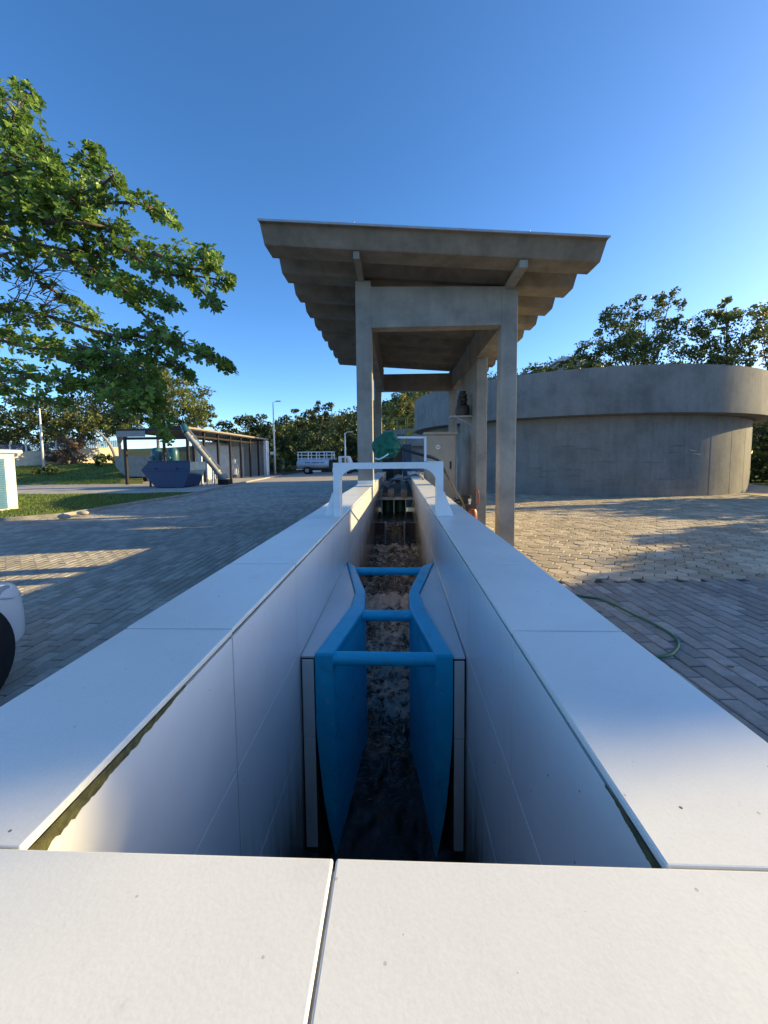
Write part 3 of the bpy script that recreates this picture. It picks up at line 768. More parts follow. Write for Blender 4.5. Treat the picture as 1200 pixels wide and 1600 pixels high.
for i in range(len(xs)-1):
    a = i*n; rf.f.append((a+n, a, N+a, N+a+n)); a = i*n+n-1; rf.f.append((a, a+n, N+a+n, N+a))
rf.t = [.5]*len(rf.f); part(rf, 'roof_sheet', 'roof', sh)
part(MB().hexa([(XA-.01, YR0-.012, ZL-.02), (XB+.01, YR0-.012, ZL-(XB-XA)*SL-.02), (XB+.01, YR0-.002, ZL-(XB-XA)*SL-.02), (XA-.01, YR0-.002, ZL-.02), (XA-.01, YR0-.012, ZL+.012), (XB+.01, YR0-.012, ZL-(XB-XA)*SL+.012), (XB+.01, YR0-.002, ZL-(XB-XA)*SL+.012), (XA-.01, YR0-.002, ZL+.012)]), 'drip_edge', 'galv', sh)
for x, w in ((-.66, .10), (2.0, .13)):
    z = ZL-(x-XA)*SL-amp-.018
    part(MB().box(x-w/2, x+w/2, YR0+.30, 14.7, z-.12, z), 'purlin', 'conc', sh, bevel=.004)
for x in (-.66, 2.0):
    z = ZL-(x-XA)*SL
    part(MB().tube([(x, YR0+.05, z-.02), (x, YR0+.05, z+.06)], .008, 6), 'roof_bolt', 'galv', sh)
# wall mounted blower
bl = thing('blower', 'dark dirty motor blower mounted on a bracket shelf high on the shelter wall panel', 'blower', (1.72,10.3,2.9))
zs_ = at(718,650,10.3).z; xw = RX0+.02
part(MB().box(1.34, xw-.002, 10.15, 10.5, zs_-.05, zs_), 'shelf', 'galv', bl, bevel=.004)
part(MB().bar((1.5,10.2,zs_-.05), (xw-.01,10.2,zs_-.25), .025, .025), 'brace', 'galv', bl)
part(MB().lathe((1.66,10.32,zs_), [(.0,0),(.17,.0),(.185,.06),(.19,.18),(.17,.26),(.11,.30),(.0,.30)], 20), 'housing', 'moto', bl, smooth=2)
part(MB().lathe((1.66,10.32,zs_+.30), [(.0,0),(.12,0),(.12,.04),(.10,.05),(.13,.08),(.13,.14),(.10,.16),(.12,.19),(.12,.24),(.08,.27),(.09,.33),(.0,.34)], 16), 'motor', 'moto', bl, smooth=2)
part(MB().box(1.50,1.60,10.16,10.26,zs_+.18,zs_+.42), 'terminal_box', 'moto', bl, bevel=.01)
# electrical cabinet
cx0, cx1 = at(666,700,10.2).x, at(713,700,10.2).x; cz1 = at(690,679,10.2).z
cab = thing('control_cabinet', 'tall beige steel electrical cabinet with a round white badge inside the shelter', 'cabinet', ((cx0+cx1)/2,10.5,0))
part(MB().box(cx0-.03, cx1, 10.22, 10.75, .12, cz1), 'body', 'cabinet', cab, bevel=.008)
part(MB().box(cx0, cx1-.02, 10.195, 10.218, .42, cz1-.02), 'door', 'cabinet', cab, bevel=.006)
part(MB().box(cx0, cx1-.02, 10.197, 10.218, .14, .405), 'plinth_panel', 'cabinet', cab, bevel=.006)
part(MB().box(cx0-.06, cx1+.03, 10.16, 10.8, cz1, cz1+.07), 'roof_cap', 'cabinet', cab, bevel=.01)
hp = at(704,727,10.19); part(MB().box(hp.x-.022, hp.x+.022, 10.17, 10.195, hp.z-.1, hp.z+.1), 'handle', 'black', cab, bevel=.006)
bp = at(684.5,698.5,10.19); bdg = MB().lathe((bp.x, 10.194, bp.z), [(0,-.006),(.055,-.006),(.06,0)], 20, axis='y'); b_ = part(bdg, 'badge', 'white', cab)
part(MB().box(bp.x-.035, bp.x+.035, 10.184, 10.1885, bp.z-.012, bp.z+.012), 'badge_mark', 'greyskip', b_)
# compressor
cp = thing('compressor', 'small orange air compressor with tube handle on the ground by the wall panel', 'compressor', on(737,826,0.))
q = at(738,793,8.6); X, Y = q.x, 8.6
cp.location = (X, Y, 0)
part(MB().lathe((X, Y, .12), [(0,0),(.08,.02),(.105,.08),(.11,.36),(.105,.50),(.08,.56),(0,.58)], 20), 'air_tank', 'orange', cp, smooth=2)
part(MB().tube(cat([Vector((X+.06,Y-.02,.78)), Vector((X+.12,Y-.03,.82)), Vector((X+.13,Y-.03,1.02)), Vector((X+.10,Y-.03,1.10)), Vector((X+.02,Y-.03,1.11))]), .014, 8), 'handle', 'orange', cp, smooth=True)
part(MB().lathe((X-.07, Y-.06, .80), [(0,0),(.025,0),(.025,.06),(.035,.08),(.035,.11),(0,.12)], 12), 'gauge', 'white', cp, smooth=2)
part(MB().box(X-.22, X-.02, Y, Y+.2, .80, .99), 'pump_head', 'black', cp, bevel=.03)
for dx in (-.13, .13): part(MB().tube([(X+dx, Y, 0), (X+dx, Y, .2)], .02, 8), 'foot', 'black', cp)
hcoil = MB(); 
for k in range(60):
    a = k*.55; hcoil.v += []
cc = [Vector((X-.35+.16*math.cos(k*.5)+.03*math.sin(k*1.7), Y+.1+.12*math.sin(k*.5), .62+.012*k*.35+.02*math.sin(k*2.3))) for k in range(70)]
hcoil.tube(cc, .014, 6); tag(hcoil.build('hose_coil', 'black', smooth=True), 'heap of black hose coils behind the orange compressor', 'hose')
sup = MB().box(X-.62, X-.12, Y-.05, Y+.35, .0, .6); 
tag(part(sup, 'supply_box', 'moto', None, bevel=.02), 'low dark box under the hose coils beside the compressor', 'box')
# leaning batten
bt = MB().bar(at(654,738,9.4), at(678,771,7.75), .035, .05); tag(bt.build('batten', 'batten', bevel=.003), 'pale timber batten leaning along the right channel wall', 'batten')
# timber grating in the channel
gt = thing('timber_grating', 'timber plank grating laid across the far channel', 'grating', (-.08,9.15,.8))
part(MB().box(XL+.004, XR-.004, 9.10, 9.2, .84, .905), 'front_beam', 'cream', gt, bevel=.006)
for px in (592.5, 611, 631.5):
    a = at(px, 776, 9.12); part(MB().box(a.x-.075, a.x+.075, 9.06, 13.2, .907, 1.07), 'plank', 'timber', gt, bevel=.01)
for px in (596.5, 615.5, 634):
    a = at(px, 790, 9.14); part(MB().box(a.x-.014, a.x+.014, 9.15, 9.18, .3, .838), 'hanger', 'cream', gt)
part(MB().box(XL+.02, XR-.02, 9.3, 13.0, .95, .975), 'deck_board', 'timber', gt)
for i, px in enumerate((606, 625.5)):
    a = at(px, 790, 9.5)
    d = thing('drum', ('green drum under the left half of the grating', 'green drum under the right half of the grating')[i], 'drum', (a.x,9.55,.3), 'green drums under the grating')
    part(MB().lathe((a.x, 9.55, .35), [(0,0),(.13,0),(.145,.02),(.145,.16),(.15,.18),(.145,.2),(.145,.40),(.12,.46),(0,.47)], 20), 'body', 'drum', d, smooth=2)
    part(MB().lathe((a.x+.05, 9.5, .82), [(0,0),(.03,0),(.03,.02),(0,.02)], 10), 'lid', 'black', d)
# grey cables heaped on the grating
cbm = MB()
for k in range(9):
    p0 = Vector((XL+.05+rnd(0,.15), 9.7+rnd(0,.6), 1.10)); p1 = Vector((rnd(-.25,.05), rnd(10.,11.), 1.17+rnd(0,.1))); p2 = Vector((rnd(.05,.22), rnd(9.8,11.), 1.25+rnd(0,.08))); p3 = Vector((XR+rnd(.04,.25), rnd(10.6,11.6), ZT+.018))
    p15 = p1.lerp(p2, .5)+Vector((0,rnd(-.3,.3),rnd(.02,.1)))
    cbm.tube(cat([p0, p1, p15, p2, p3]), .016, 6)
tag(cbm.build('cable_bundle', 'cable', smooth=True), 'loose grey cables heaped over the timber grating', 'cables')
# machinery beyond the grating
sm_ = thing('screen_machine', 'dark brown steel screen housing at the far end of the channel', 'screen machine', (-.1,14.9,0))
a, b = at(614,722,14.9), at(628,700,14.9); part(MB().box(a.x, b.x, 14.9, 15.6, .5, b.z), 'housing', 'brown', sm_, bevel=.02)
part(MB().box(at(592,722,14.9).x, a.x-.005, 15.0, 15.5, .5, at(600,706,15.).z), 'side_box', 'black', sm_, bevel=.02)
part(MB().lathe(((a.x+b.x)/2, 15.2, b.z), [(0,0),(.15,0),(.15,.25),(.1,.3),(0,.3)], 14), 'motor', 'moto', sm_, smooth=2)
nb = thing('switch_box', 'navy blue switch box beside the brown screen housing', 'switch box', (.2,14.8,0))
a, b = at(629,740,14.7), at(643,694,14.7); part(MB().box(a.x, b.x, 14.7, 15.1, .3, b.z), 'body', 'navy', nb, bevel=.015)
part(MB().box(a.x+.03, b.x-.03, 14.68, 14.698, .6, b.z-.05), 'door', 'navy', nb, bevel=.006)
# ------------------------------------------------------------------ tanks
def tank(label, c, R, e, zr0, zr1, loc_group):
    t = thing('circular_tank', label, 'tank', (c[0], c[1], 0), loc_group)
    w = MB().lathe((c[0], c[1], 0), [(R, -.05), (R, zr0-.02), (R-.3, zr0-.02)], 160)
    part(w, 'wall', 'tank', t, smooth=2)
    r = MB().lathe((c[0], c[1], 0), [(R-.25, zr0-.015), (R+e*.55, zr0-.01), (R+e, zr0), (R+e, zr1), (R+e-.18, zr1), (R+e-.18, zr1-1.0), (R-.8, zr1-1.0)], 160)
    part(r, 'rim', 'tank', t, smooth=2)
    # shallow board marks on the wall
    jm = MB()
    for k in range(0, 160, 4):
        a = 2*PI*k/160; jm.bar((c[0]+(R+.002)*math.cos(a), c[1]+(R+.002)*math.sin(a), .0), (c[0]+(R+.002)*math.cos(a), c[1]+(R+.002)*math.sin(a), zr0-.1), .014, .006, up=(math.cos(a), math.sin(a), 0))
    for z in (1.55,): jm.lathe((c[0], c[1], z), [(R+.002,-.006),(R+.006,0),(R+.002,.006)], 160)
    part(jm, 'form_joint', 'tank', t); return t
TC = (11.2, 27.08); TR = 9.3
tank('large round concrete tank with an overhanging rim filling the right side', TC, TR, .8, 3.64, 5.62, 'circular tanks')
tank('distant round concrete tank seen between the shelter pillars', (7.2, 62.), 9.4, .9, 3.5, 5.9, 'circular tanks')
# ragged horizontal scars on the near tank wall
tk0 = [o_ for o_ in C.objects if o_.name == 'circular_tank'][0]
for k in range(26):
    a = rnd(-2.15,-1.35); z = rnd(.3,2.4); l = rnd(.03,.11)
    pts = [Vector((TC[0]+(TR+.004)*math.cos(a+l*i/6), TC[1]+(TR+.004)*math.sin(a+l*i/6), z+rnd(-.02,.02))) for i in range(7)]
    part(MB().tube(pts, [.004]+[rnd(.012,.03) for _ in range(5)]+[.004], 5), 'mortar_scar', 'tank', tk0)
# yellow stair of the tank
ys = thing('access_stair', 'yellow handrailed stair climbing to the tank rim', 'stair', (0.3,27.5,0))
YS = 27.5
pA, pB = at(613,678,YS), at(634,678,YS); pC = at(652,648,YS)
part(MB().box(pA.x, pB.x, YS, YS+1., pA.z-.08, pA.z), 'landing', 'tank', ys)
for x in (pA.x+.05, pB.x-.05):
    for y in (YS+.05, YS+.95): part(MB().tube([(x, y, 0), (x, y, pA.z-.08)], .05, 8), 'leg', 'yellow', ys)
for y in (YS, YS+.95):
    hz_ = at(620,653,YS).z; rl = MB()
    rl.tube([(pA.x, y, pA.z), (pA.x, y, hz_-.1), (pA.x+.1, y, hz_), (pB.x, y, hz_)], .03, 8)
    rl.tube([(pA.x+.35, y, pA.z), (pA.x+.35, y, hz_)], .025, 6); rl.tube([(pA.x, y, (pA.z+hz_)/2), (pB.x, y, (pA.z+hz_)/2)], .022, 6)
    rl.tube([(pB.x, y, pA.z), (pB.x, y, hz_), (pC.x+.3, y, pC.z+.55)], .03, 8); rl.tube([(pB.x+.15, y, pA.z+.1), (pB.x+.15, y, hz_+.1)], .025, 6)
    rl.tube([(pB.x, y, (pA.z+hz_)/2), (pC.x+.3, y, pC.z-.1)], .022, 6)
    part(rl, 'handrail', 'yellow', ys, smooth=True)
    part(MB().bar((pB.x, y, pA.z-.1), (pC.x+.4, y, pC.z-.75), .05, .2), 'stringer', 'yellow', ys)
for k in range(7):
    t = (k+.5)/7; x = pB.x+(pC.x+.4-pB.x)*t; z = pA.z+(pC.z-.7-pA.z)*t
    part(MB().box(x-.11, x+.11, YS+.03, YS+.92, z-.02, z+.015), 'tread', 'galv', ys)
# ------------------------------------------------------------------ left side: small building
bd = thing('pump_house', 'small white building with a blue louvred door at the left edge', 'building', (-16,15,0))
c = on(29,796); X1 = c.x; Yb = c.y; zt_ = at(28,708,Yb).z
part(MB().box(X1-3., X1, Yb-3.6, Yb, -.02, zt_), 'wall', 'offwhite', bd, bevel=.01)
part(MB().box(X1-3.15, X1+.12, Yb-3.75, Yb+.22, zt_, zt_+.12), 'roof', 'offwhite', bd, bevel=.01)
ya_, yb_ = Yb-2.6, Yb-.42; dz1 = zt_-.2
part(MB().box(X1+.002, X1+.03, ya_, yb_, .1, dz1), 'louvre_frame', 'louvre', bd)
lv = MB()
for k in range(22):
    z = .14+(dz1-.2)*k/22; lv.hexa([(X1+.07, ya_+.05, z), (X1+.03, ya_+.05, z+.06), (X1+.03, yb_-.05, z+.06), (X1+.07, yb_-.05, z), (X1+.07, ya_+.05, z+.012), (X1+.03, ya_+.05, z+.072), (X1+.03, yb_-.05, z+.072), (X1+.07, yb_-.05, z+.012)][::1])
part(lv, 'louvre', 'louvre', bd)
# ------------------------------------------------------------------ skips
sk = thing('blue_skip', 'dark blue steel waste skip on the concrete apron', 'skip', on(270,763))
b0, b1 = on(243,763), on(285,763); Yk = b0.y; zt2 = at(255,722,Yk).z
t0, t1 = at(220,735,Yk).x, at(291,722,Yk).x; dp = 2.0
zm = at(255,735,Yk).z
tub = MB()
# side profile (X,Z): bottom, belly, rim
tub.prism([(b0.x, Yk, .05), (b1.x, Yk, .05), (t1+.25, Yk, zm), (t1+.25, Yk, zm+.02), (t0, Yk, zm+.02)], (0, dp, 0))
part(tub, 'tub', 'skip', sk, bevel=.02)
up = MB(); up.prism([(t0, Yk-.01, zm+.02), (t1+.26, Yk-.01, zm+.02), (t1+.26, Yk-.01, zt2), (t0+.55, Yk-.01, zt2)], (0, .05, 0)); up.prism([(t0, Yk+dp-.04, zm+.02), (t1+.26, Yk+dp-.04, zm+.02), (t1+.26, Yk+dp-.04, zt2), (t0+.55, Yk+dp-.04, zt2)], (0, .05, 0))
up.box(t1+.21, t1+.26, Yk+.04, Yk+dp-.04, zm+.02, zt2); part(up, 'upper_side', 'skip', sk)
part(MB().box(t0+.5, t1+.3, Yk-.05, Yk+.02, zt2, zt2+.09), 'rim', 'skip', sk, bevel=.02)
part(MB().box(t0+.1, t1+.27, Yk-.045, Yk-.012, zm-.06, zm+.06), 'side_rib', 'skip', sk, bevel=.01)
for x in (t0+1.0, t1-.7): part(MB().tube([(x, Yk-.12, zm+.12), (x, Yk-.01, zm+.12)], .05, 10), 'lifting_lug', 'skip', sk)
gs = thing('grey_skip', 'grey steel skip standing behind the front corner of the dark shed', 'skip', on(205,752))
gY = 33.5; x0, x1 = at(181,740,gY).x, at(238,740,gY).x; za, zb_ = at(200,745,gY).z, at(200,713,gY).z
part(MB().prism([(x0+.9, gY, max(.3, za)), (x1-.5, gY, max(.3, za)), (x1, gY, zb_-.55), (x1, gY, zb_), (x0, gY, zb_), (x0, gY, zb_-.9)], (0,2.2,0)), 'tub', 'greyskip', gs, bevel=.02)
part(MB().box(x0-.05, x1+.05, gY-.05, gY-.002, zb_-.12, zb_+.04), 'rim', 'greyskip', gs)
part(MB().box(x0+.1, x1-.1, gY-.06, gY-.002, zb_-.8, zb_-.7), 'side_rib', 'greyskip', gs)
for x in (x0+.8, x1-.8): part(MB().lathe((x, gY+.3, .22), [(0,-.1),(.2,-.1),(.2,.1),(0,.1)], 14, axis='y'), 'roller', 'black', gs)
for i, px in enumerate((245.5, 271)):
    Yg = 27.2; p = at(px, 722, Yg)
    t = thing('gear_motor', ('teal domed gear motor on the left behind the blue skip', 'teal gear motor on the right behind the blue skip nearest the conveyor')[i], 'motor', (p.x, Yg, 0), 'gear motors behind the blue skip')
    zt3 = at(px, 699, Yg).z; r = 8.5*Yg/f
    part(MB().lathe((p.x, Yg, zt3-1.35), [(0,0),(r,0),(r,.25),(r*.97,.3),(r,.35),(r,.95),(r*.9,1.15),(r*.6,1.3),(0,1.35)], 24), 'dome', 'teal', t, smooth=2)
    part(MB().lathe((p.x-r*.2, Yg-r, zt3-.75), [(0,-.14),(.13,-.14),(.15,0),(.15,.1)], 16, axis='y'), 'inspection_port', 'teal', t)
    part(MB().box(p.x-r*1.1, p.x+r*1.1, Yg-r*1.1, Yg+r*1.1, zt3-1.45, zt3-1.35), 'base_flange', 'steel', t)
    lg = [MB().box(p.x+sx*r*.9-.05, p.x+sx*r*.9+.05, Yg+sy*r*.9-.05, Yg+sy*r*.9+.05, 0, zt3-1.45) for sx in (-1,1) for sy in (-1,1)]
    for m in lg: part(m, 'leg', 'steel', t)
# ------------------------------------------------------------------ open shed
sd = thing('open_shed', 'long open shed of dark steel posts with pale sheeted far bays', 'shed', (-18,38,0))
SX1 = -16.1; SX0 = -21.0; SY0, SY1 = 29.3, 47.2
zr = at(290,668,SY0).z; zr2 = at(415,691,SY1).z; zr = (zr+zr2)/2
part(MB().hexa([(SX0-.3,SY0-.3,zr-.12),(SX1+.3,SY0-.3,zr-.02),(SX1+.3,SY1,zr-.02),(SX0-.3,SY1,zr-.12),(SX0-.3,SY0-.3,zr+.1),(SX1+.3,SY0-.3,zr+.2),(SX1+.3,SY1,zr+.2),(SX0-.3,SY1,zr+.1)]), 'roof', 'steel', sd)
part(MB().box(SX0-.32, SX0+1.9, SY0-.36, SY0-.31, zr-.5, zr-.05), 'fascia', 'greyskip', sd)
part(MB().box(SX1+.302, SX1+.34, SY0-.3, SY1, zr+.08, zr+.22), 'gutter', 'timber', sd)
for k in range(8):
    y = SY0+.1+k*(SY1-SY0-.4)/7
    part(MB().box(SX1-.09, SX1+.09, y-.09, y+.09, -.02, zr-.03), 'post', 'steel', sd)
    if k in (0, 2, 4, 6): part(MB().box(SX0-.09, SX0+.09, y-.09, y+.09, -.02, zr-.13), 'post', 'steel', sd)
part(MB().box(SX1-.05, SX1+.05, SY0, SY1-.2, zr-.5, zr-.35), 'eaves_beam', 'steel', sd)
part(MB().box(SX0, SX1, SY0+.05, SY0+.15, zr-.7, zr-.5), 'tie_beam', 'steel', sd)
part(MB().box(SX0+.1, SX0+.16, 40.5, SY1-.1, .0, zr-.3), 'rear_sheeting', 'ribwall', sd)
part(MB().box(SX0+.17, SX1+.25, SY1-.08, SY1-.02, .0, zr-.05), 'end_sheeting', 'offwhite', sd)
for y in (39.5, 43.): part(MB().box(SX0+.17, SX1-1.2, y-.03, y+.03, .0, zr-.8), 'partition', 'ribgrey', sd)
part(MB().box(SX1-.02, SX1+.3, 46.2, 47.22, 0., zr-.03), 'corner_sheeting', 'white', sd)
wt_ = thing('service_tank', 'low white tank standing inside the dark shed', 'tank', (-18,36.5,0))
part(MB().lathe((-18.2,36.0,.1), [(0,0),(.9,0),(.9,1.3),(.8,1.45),(0,1.5)], 24), 'body', 'offwhite', wt_, smooth=2)
part(MB().box(-18.9,-17.5,35.3,36.7,0,.1), 'base', 'kerb', wt_)
wp = thing('white_pump', 'white upright pump unit in the far bays of the shed', 'pump', (-17.6,41.,0))
part(MB().lathe((-17.6,41.2,.3), [(0,0),(.35,0),(.35,.9),(.2,1.05),(.2,1.6),(0,1.65)], 16), 'body', 'white', wp, smooth=2)
part(MB().box(-18,-17.2,40.8,41.6,0,.3), 'base', 'kerb', wp)
part(MB().tube([(-17.6,41.2,1.4),(-17.2,41.0,1.4),(-17.0,40.8,.3)], .07, 8), 'pipe', 'galv', wp)
# screw conveyor
sv = thing('screw_conveyor', 'inclined grey tube screw conveyor rising from the apron into the shed roof', 'conveyor', on(352,754))
lo, hi = on(352,752,.25), at(291,676,27.8)
part(MB().tube([lo, hi], .20, 16), 'tube', 'greyskip', sv, smooth=2)
part(MB().bar(lo+Vector((.2,0,.25)), hi+Vector((.2,0,.25)), .05, .12), 'top_rail', 'galv', sv)
for t in (.2, .45, .7, .9):
    p = lo.lerp(hi, t); d = (hi-lo).normalized(); part(MB().tube([p-d*.05, p+d*.05], .245, 16), 'flange', 'galv', sv)
part(MB().box(lo.x-.4, lo.x+.4, lo.y-.4, lo.y+.4, 0, .4), 'hopper', 'steel', sv, bevel=.03)
for t in (.12, .3, .5):
    p = lo.lerp(hi, t); part(MB().tube([(p.x, p.y, 0), (p.x, p.y, p.z-.2)], .05, 8), 'leg', 'pole', sv)
part(MB().tube([hi, hi+Vector((-.3,.2,.55))], .22, 12), 'motor', 'teal', sv)
for i, (px, y0) in enumerate(((316,757),(333,755))):
    p = on(px, y0); h = at(px, (708, 727)[i], p.y).z
    b = MB().box(p.x-.06, p.x+.06, p.y-.06, p.y+.06, 0, h); b.box(p.x-.1, p.x+.1, p.y-.1, p.y+.1, -.01, .03)
    tag(b.build('support_post', 'pole'), ('taller slim pale post beside the right end of the blue skip', 'shorter slim pale post under the inclined conveyor')[i], 'post', 'slim posts by the conveyor')
# ------------------------------------------------------------------ perimeter wall and fence
pw = thing('perimeter_wall', 'sunlit cream boundary wall along the top of the grass bank', 'wall', (-40,40,0))
W0, W1 = at(-230,700,31.), at(190,700,48.); W0.z, W1.z = 2.05, at(190,699,48.).z
wd_ = (W1-W0); wn = Vector((wd_.y, -wd_.x, 0)).normalized(); ud = Vector((wd_.x, wd_.y, 0)).normalized()
def wp_(t, off, z): q = W0.lerp(W1, t); return Vector((q.x-wn.x*off, q.y-wn.y*off, z))
def wtop(t): return W0.z+(W1.z-W0.z)*t
part(MB().hexa([wp_(0,0,-.3), wp_(1,0,-.3), wp_(1,.25,-.3), wp_(0,.25,-.3), wp_(0,0,wtop(0)), wp_(1,0,wtop(1)), wp_(1,.25,wtop(1)), wp_(0,.25,wtop(0))]), 'panel', 'cream', pw, bevel=.02)
part(MB().hexa([wp_(0,-.04,wtop(0)), wp_(1,-.04,wtop(1)), wp_(1,.29,wtop(1)), wp_(0,.29,wtop(0)), wp_(0,-.04,wtop(0)+.08), wp_(1,-.04,wtop(1)+.08), wp_(1,.29,wtop(1)+.08), wp_(0,.29,wtop(0)+.08)]), 'cap', 'cream', pw)
fn = thing('mesh_fence', 'dark mesh fence on crooked pale posts above the cream wall', 'fence', W0+Vector((0,.5,0)))
FH = .95
for k in range(16):
    t = .04+k*.064; p = wp_(t, .5, 1.); zt9 = wtop(t)+FH
    part(MB().tube([p, (p.x, p.y, zt9-.2), (p.x+.1, p.y-.05, zt9-.05), (p.x+.3, p.y-.1, zt9+.28)], .085, 6), 'post', 'pole', fn)
ms = MB()
for k in range(15): ms.bar(wp_(0,.52,wtop(0)-.2+k*(FH+.2)/15), wp_(1,.52,wtop(1)-.2+k*(FH+.2)/15), .02, .045)
nw_ = 90
for k in range(nw_+1): t = k/nw_; ms.bar(wp_(t,.54,wtop(t)-.2), wp_(t,.54,wtop(t)+FH), .045, .02)
part(ms, 'mesh', 'navy', fn)
# ------------------------------------------------------------------ lamp posts
def lamp(label, px, yb, yt, Yd=None, zb=0., head=1, plate=None):
    if Yd is None: p = on(px, yb)
    else: p = at(px, 700, Yd); p.z = zb
    top = at(px, yt, p.y)
    t = thing('lamp_post', label, 'lamp post', p, 'lamp posts')
    part(MB().tube([p, Vector((p.x, p.y, p.z+(top.z-p.z)*.5)), Vector((p.x, p.y, top.z))], [.12, .10, .07], 10), 'pole', 'pole', t, smooth=True)
    if head:
        part(MB().tube([(p.x, p.y, top.z-.05), (p.x+.25, p.y, top.z+.12), (p.x+.5, p.y, top.z+.14)], .035, 6), 'arm', 'pole', t)
        part(MB().box(p.x+.35, p.x+.95, p.y-.13, p.y+.13, top.z+.1, top.z+.22), 'lantern', 'galv', t, bevel=.03)
    if plate:
        q = at(px, plate, p.y); part(MB().box(p.x-.22-.25, p.x+.22-.1, p.y-.15, p.y-.12, q.z-.18, q.z+.18), 'sign_plate', 'white', t)
        part(MB().lathe((p.x, p.y, at(px, 673, p.y).z), [(.0,-.1),(.18,-.1),(.18,.1),(0,.1)], 12), 'collar', 'pole', t)
    return t
lamp('tall lamp post with a small sign plate at the road end by the shed', 430, 742, 629, plate=708)
lamp('slim pale lamp post leaning above the cream wall at left', 66, 745, 638, Yd=38.5, zb=.9, head=0)
lamp('short lamp post against the dark trees behind the tanker truck', 540, 742, 677)
# ------------------------------------------------------------------ tanker truck
tk = thing('tanker_truck', 'white water tanker truck with a railed tank parked before the dark trees', 'truck', on(500,741))
TY = tk.location.y; s_ = TY/f
def tx(px): return at(px, 717, TY).x
def tz(y): return at(500, y, TY).z
ty0, ty1 = TY, TY+2.3; rr_ = (tz(717)-tz(732))/2
def ell(mb, x0, x1, yc, zc, ry, rz, n=24):
    mb.prism([(x0, yc+ry*math.cos(2*PI*k/n), zc+rz*math.sin(2*PI*k/n)) for k in range(n)], (x1-x0, 0, 0))
m = MB(); ell(m, tx(463), tx(513), ty0+1.15, (tz(717.5)+tz(732.5))/2, 1.15, (tz(717.5)-tz(732.5))/2); part(m, 'tank_body', 'tankwhite', tk, bevel=.05, smooth=2)
rl = MB()
for y in (ty0+.25, ty1-.25):
    for yy_ in (706, 711, 716): rl.bar((tx(464), y, tz(yy_)), (tx(519), y, tz(yy_)), .07, .09)
    for px in (465, 481, 494, 506, 518): rl.bar((tx(px), y, tz(718.5)), (tx(px), y, tz(706)), .1, .1)
for px in (464, 519):
    for yy_ in (706, 711): rl.bar((tx(px), ty0+.25, tz(yy_)), (tx(px), ty1-.25, tz(yy_)), .06, .08)
part(rl, 'railing', 'white', tk)
part(MB().box(tx(463), tx(548), ty0+.6, ty0+1.7, tz(736.), tz(733.2)), 'chassis', 'steel', tk)
part(MB().box(tx(488), tx(501), ty0+.05, ty0+.12, tz(737.5), tz(735)), 'side_guard', 'white', tk)
part(MB().box(tx(462), tx(472), ty0+.1, ty1-.1, tz(734), tz(732.6)), 'rear_bumper', 'white', tk)
part(MB().box(tx(513.5), tx(518), ty0+.3, ty1-.3, tz(733), tz(719)), 'pump_bay', 'black', tk)
cabp = [(tx(528.5), tz(735)), (tx(549), tz(735)), (tx(549), tz(726)), (tx(545), tz(714)), (tx(543), tz(713)), (tx(528.5), tz(713))]
cbk = part(MB().prism([(x, ty0, z) for x, z in cabp], (0,2.2,0)), 'cab', 'white', tk, bevel=.06)
part(MB().prism([(tx(534), ty0-.012, tz(724)), (tx(543.5), ty0-.012, tz(724)), (tx(542), ty0-.012, tz(715.5)), (tx(534), ty0-.012, tz(715.5))], (0,.01,0)), 'side_window', 'glass', cbk)
part(MB().box(tx(518.5), tx(528), ty0+.2, ty1-.2, tz(738), tz(731.5)), 'side_locker', 'white', tk)
for px in (479, 543):
    for y in (ty0+.05, ty1-.35):
        w = part(MB().lathe((tx(px), y, .48), [(.25,0),(.44,0),(.48,.04),(.48,.26),(.44,.3),(.25,.3)], 24, axis='y'), 'wheel', 'tyre', tk, smooth=2)
        part(MB().lathe((tx(px), y+(.02), .48), [(0,.06),(.1,.02),(.25,.04),(.25,.2),(0,.2)], 16, axis='y'), 'rim', 'galv', w, smooth=2)
lt = MB()
for k in range(15):
    if k in (4, 11): continue
    x = tx(476.5)+k*(tx(507)-tx(476.5))/15; lt.box(x, x+.14, ty0-.02, ty0+.03, tz(723.4), tz(722.1))
part(lt, 'lettering', 'lettering', tk)
